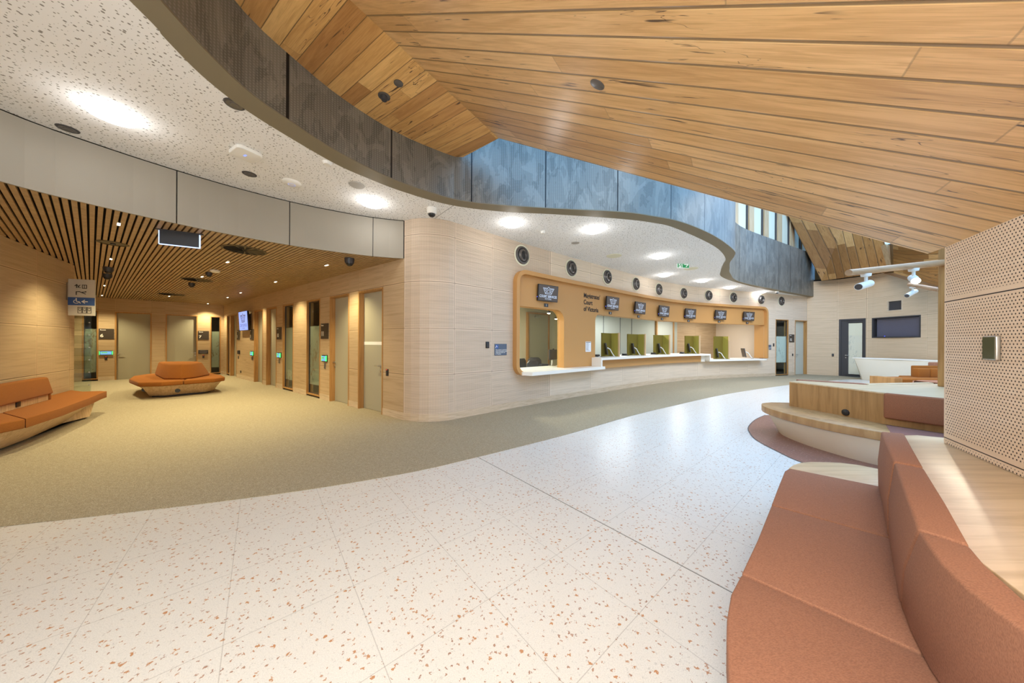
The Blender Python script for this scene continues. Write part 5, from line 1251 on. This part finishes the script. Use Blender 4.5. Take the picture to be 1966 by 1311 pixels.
disc('smoke_detector', 1042, 444, ZC, [('housing', [(0, -.05), (.045, -.05), (.05, 0)], 'whitepl')], 0, 'small white cylinder detector between the two lights right of the pillar', 'detector', 'small ceiling detectors')
disc('ceiling_speaker', 1105, 466, ZC, [('grille', [(0, -.01), (.09, -.01), (.10, 0)], 'grey_light')], 0, 'small grey disc on the ceiling above the second air jet', 'speaker', 'pale round ceiling speakers')
disc('ceiling_speaker', 1179, 491, ZC, [('grille', [(0, -.01), (.19, -.01), (.20, 0)], 'clerestory')], 0, 'large pale disc on the ceiling above the third air jet', 'speaker', 'pale round ceiling speakers')
disc('ceiling_speaker', 1327, 515.5, ZC, [('grille', [(0, -.01), (.19, -.01), (.20, 0)], 'clerestory')], 0, 'large pale disc on the ceiling just below the exit sign', 'speaker', 'pale round ceiling speakers')
disc('sprinkler_head', 1322, 540.5, ZC, [('flange', [(0, -.01), (.05, -.01), (.055, 0)], 'whitepl'), ('nozzle', [(0, -.05), (.018, -.045), (.018, 0)], 'steel')], 0, 'small white sprinkler left of the seventh dome light', 'sprinkler')
def dome_cam(px, py, z, label, mat='whitepl', k=1.0):
    p = onz(px, py, z); o = empty('dome_camera', p); G().lathe([(0, -.10 * k), (.075 * k, -.10 * k), (.085 * k, -.06 * k), (.085 * k, 0)], n=28).build('housing', M[mat], o, smooth=True)
    G().lathe([(0, -.15 * k), (.035 * k, -.145 * k), (.058 * k, -.12 * k), (.062 * k, -.10 * k)], n=28).build('dome', M['black'], o, smooth=True); tag(o, label, 'camera', 'dome cameras')
dome_cam(829, 400, ZC, 'white security camera with dark dome on the ceiling above the curved pillar'); dome_cam(1492, 558.5, ZC, 'small white security camera above the last air jet', k=.8)
# ceiling joint line runs from the rim to the pillar
a = onz(882, 386.5, ZC - .001); b = onz(835, 419, ZC - .001); d = (b - a).normalized(); m = Vector((-d.y, d.x, 0)) * .004; tag(G().face([a - m, b - m, b + m, a + m]).build('trim_9', M['char'], world=True), kind='structure')
# exit sign
ex = empty('exit_sign'); p = aty(1312, 507.5, 8.9); ex.matrix_world = Matrix.Translation(p) @ Matrix.Rotation(math.radians(8), 4, 'Z')
hz = ZC - p.z; G().box(-.19, .19, 0, .03, -.105, .105).build('sign_box', M['exitw'], ex); G().box(-.175, .0, -.003, -.0005, -.09, .09).build('running_panel', M['exitw'], ex); G().box(-.0, .18, -.004, -.0005, -.095, .095).box(-.182, -.15, -.004, -.0005, -.095, .095).box(-.03, 0, -.0035, -.0005, -.095, .095).build('green_panel', M['green'], ex)
g = G(); thick_poly(g, [(.03, .0), (.14, .0)], .028, -.006, False); thick_poly(g, [(.09, .06), (.15, .0), (.09, -.06)], .028, -.006, False); g.build('arrow', M['exitw'], ex, world=True)
picto(ex, [('c', -.075, .065, .018), ('l', [(-.075, .045), (-.09, -.01), (-.06, -.04), (-.065, -.085)], .02), ('l', [(-.09, -.01), (-.12, -.05), (-.14, -.045)], .018), ('l', [(-.05, .0), (-.08, .035), (-.115, .015)], .014)], 'green', -.005, 'running_figure')
G().cyl((-.12, .015, .105), (-.12, .015, hz), .006).cyl((.12, .015, .105), (.12, .015, hz), .006).build('hanger', M['steel'], ex); tag(ex, 'green and white exit sign with running figure and right arrow under the plaster ceiling', 'sign')
# edge lit exit sign seen from behind in the corridor ceiling
es = empty('exit_sign'); a = onz(316, 447, ZS); p = aty(345, 461, a.y * .985); es.matrix_world = Matrix.Translation((p.x, p.y, ZS)) @ Matrix.Rotation(math.radians(28), 4, 'Z')
G().box(-.21, .21, 0, .02, -.21, -.01).build('sign_panel', M['edgedark'], es); g = G(); g.box(-.215, .215, -.002, .022, -.218, -.208).box(-.218, -.208, -.002, .022, -.215, -.02).box(.208, .218, -.002, .022, -.215, -.02); g.build('lit_edge', M['edgelit'], es)
G().box(-.25, .25, -.01, .03, -.012, .0).build('mounting_rail', M['char'], es); tag(es, 'dark hanging sign panel with glowing blue white edges under the slatted ceiling', 'sign')
# swirl diffusers, detectors, cameras and downlights in the slatted ceiling
SW = [(217, 467, .17, 'blank', 'dark flat round diffuser near the left wall under the slats'), (470, 480, .31, 'swirl', 'large dark swirl diffuser under the slats, right of the hanging sign'), (378, 537, .30, 'swirl', 'dark swirl diffuser under the slats beyond the hanging sign'), (330, 565, .33, 'swirl', 'farthest dark swirl diffuser near the back wall')]
for px, py, r, kd, lb in SW:
    p = onz(px, py, ZS); o = empty('ceiling_diffuser', (p.x, p.y, ZS)); G().lathe([(r - .03, -.012), (r, -.008), (r, 0)], n=40).build('rim', M['diff'], o, smooth=True); G().lathe([(0, -.004), (r - .03, -.004)], n=40).build('plate', M['void'] if kd == 'swirl' else M['diff'], o)
    if kd == 'swirl':
        for k in range(14):
            t = 2 * math.pi * k / 14; g = G(); c, s_ = math.cos(t), math.sin(t); n_ = Vector((-s_, c, 0)); A = Vector((c, s_, 0)) * .04; B = Vector((c, s_, 0)) * (r - .03)
            g.face([A + Vector((0, 0, -.006)), B + Vector((0, 0, -.006)), B + n_ * .035 + Vector((0, 0, -.014)), A + n_ * .006 + Vector((0, 0, -.014))]); g.build('vane', M['diff'], o, world=True)
    else: G().box(-.02, .02, -.02, .02, -.02, 0).build('hub', M['char'], o)
    tag(o, lb, 'vent', 'ceiling diffusers')
for px, py, lb, k in ((671, 496, 'black camera under the slats near the pillar end of the bulkhead', 1.0), (208, 513, 'nearer of two black cameras under the slats beside the left wall', .9), (206, 526, 'farther of two black cameras under the slats beside the left wall', .9), (194, 572, 'black camera at the back wall end of the slats', .9), (401, 523, 'small black camera beside the white detector under the slats', .7), (368, 543.5, 'small black camera between the swirl diffusers', .8)):
    dome_cam(px, py, ZS, lb, 'char', k)
disc('smoke_detector', 413, 519, ZS, [('housing', [(0, -.05), (.06, -.05), (.085, -.03), (.09, 0)], 'whitepl')], 0, 'white round detector under the slatted ceiling', 'detector', 'small ceiling detectors')
dl = [(228, 430), (213, 497), (204, 535), (200.5, 548), (196, 567), (437, 503), (388, 531), (325, 568.5), (399, 583), (437, 571), (462, 562), (529, 541), (627, 509)]
nm = ['nearest', 'second', 'third', 'fourth', 'fifth']
dlab = ['%s warm downlight in the row beside the left wall' % n_ for n_ in nm] + ['warm downlight just beyond the large swirl diffuser', 'warm downlight left of the white detector', 'warm downlight by the farthest diffuser', 'warm downlight nearest the back corner', 'warm downlight left of the last three along the corridor wall', 'warm downlight above the blue wall display', 'warm downlight above the door to room 10', 'warm downlight nearest the black camera by the pillar']
dang = math.atan2(SD.y, SD.x); t0 = None
for (px, py), lb in zip(dl, dlab):
    p = onz(px, py, ZS)
    if t0 is None:
        t0 = empty('recessed_downlight'); G().box(-.075, .075, -.018, .018, -.003, .01).build('housing', M['black'], t0); G().box(-.065, .065, -.014, .014, -.006, -.0035).build('lens', M['lampy'], t0); d = t0
    else: d = copy_tree(t0)
    d.location = (p.x, p.y, ZS); d.rotation_euler = (0, 0, dang); tag(d, lb, 'downlight', 'warm downlights in the slatted ceiling')
    light('SPOT', (p.x, p.y, ZS - .02), 178, (1, .86, .50), .04, aim=(p.x, p.y, 0), spot_size=2.0, spot_blend=.8)
# fittings in the timber ceiling
def on_board(px, py, plane, name, r, label, proj=False):
    P = onB(px, py) if plane == 'B' else onz(px, py, 4.5); n_ = Pn if plane == 'B' else Vector((0, 0, 1)); n_ = -n_ if n_.z > 0 else n_
    q = n_.to_track_quat('Z', 'Y').to_matrix().to_4x4(); o = empty(name); o.matrix_world = Matrix.Translation(P) @ q
    G().lathe([(0, .006), (r * .8, .008), (r, .004), (r, -.002)], n=30).build('grille', M['gun'], o, smooth=True)
    if proj: G().lathe([(.0, .05), (r * .45, .05), (r * .55, .03), (r * .6, .004)], n=24).build('nozzle', M['char'], o, smooth=True)
    return tag(o, label, 'speaker' if not proj else 'camera', 'dark round fittings in the timber ceiling')
on_board(1147, 162, 'B', 'ceiling_speaker', .055, 'dark round speaker alone on the sloping timber lining')
on_board(765, 160, 'A', 'ceiling_speaker', .052, 'dark flat disc in the level timber boards left of the ridge'); on_board(737.5, 185, 'A', 'ceiling_camera', .07, 'dark round camera in the level timber boards nearest the metal fascia', True)
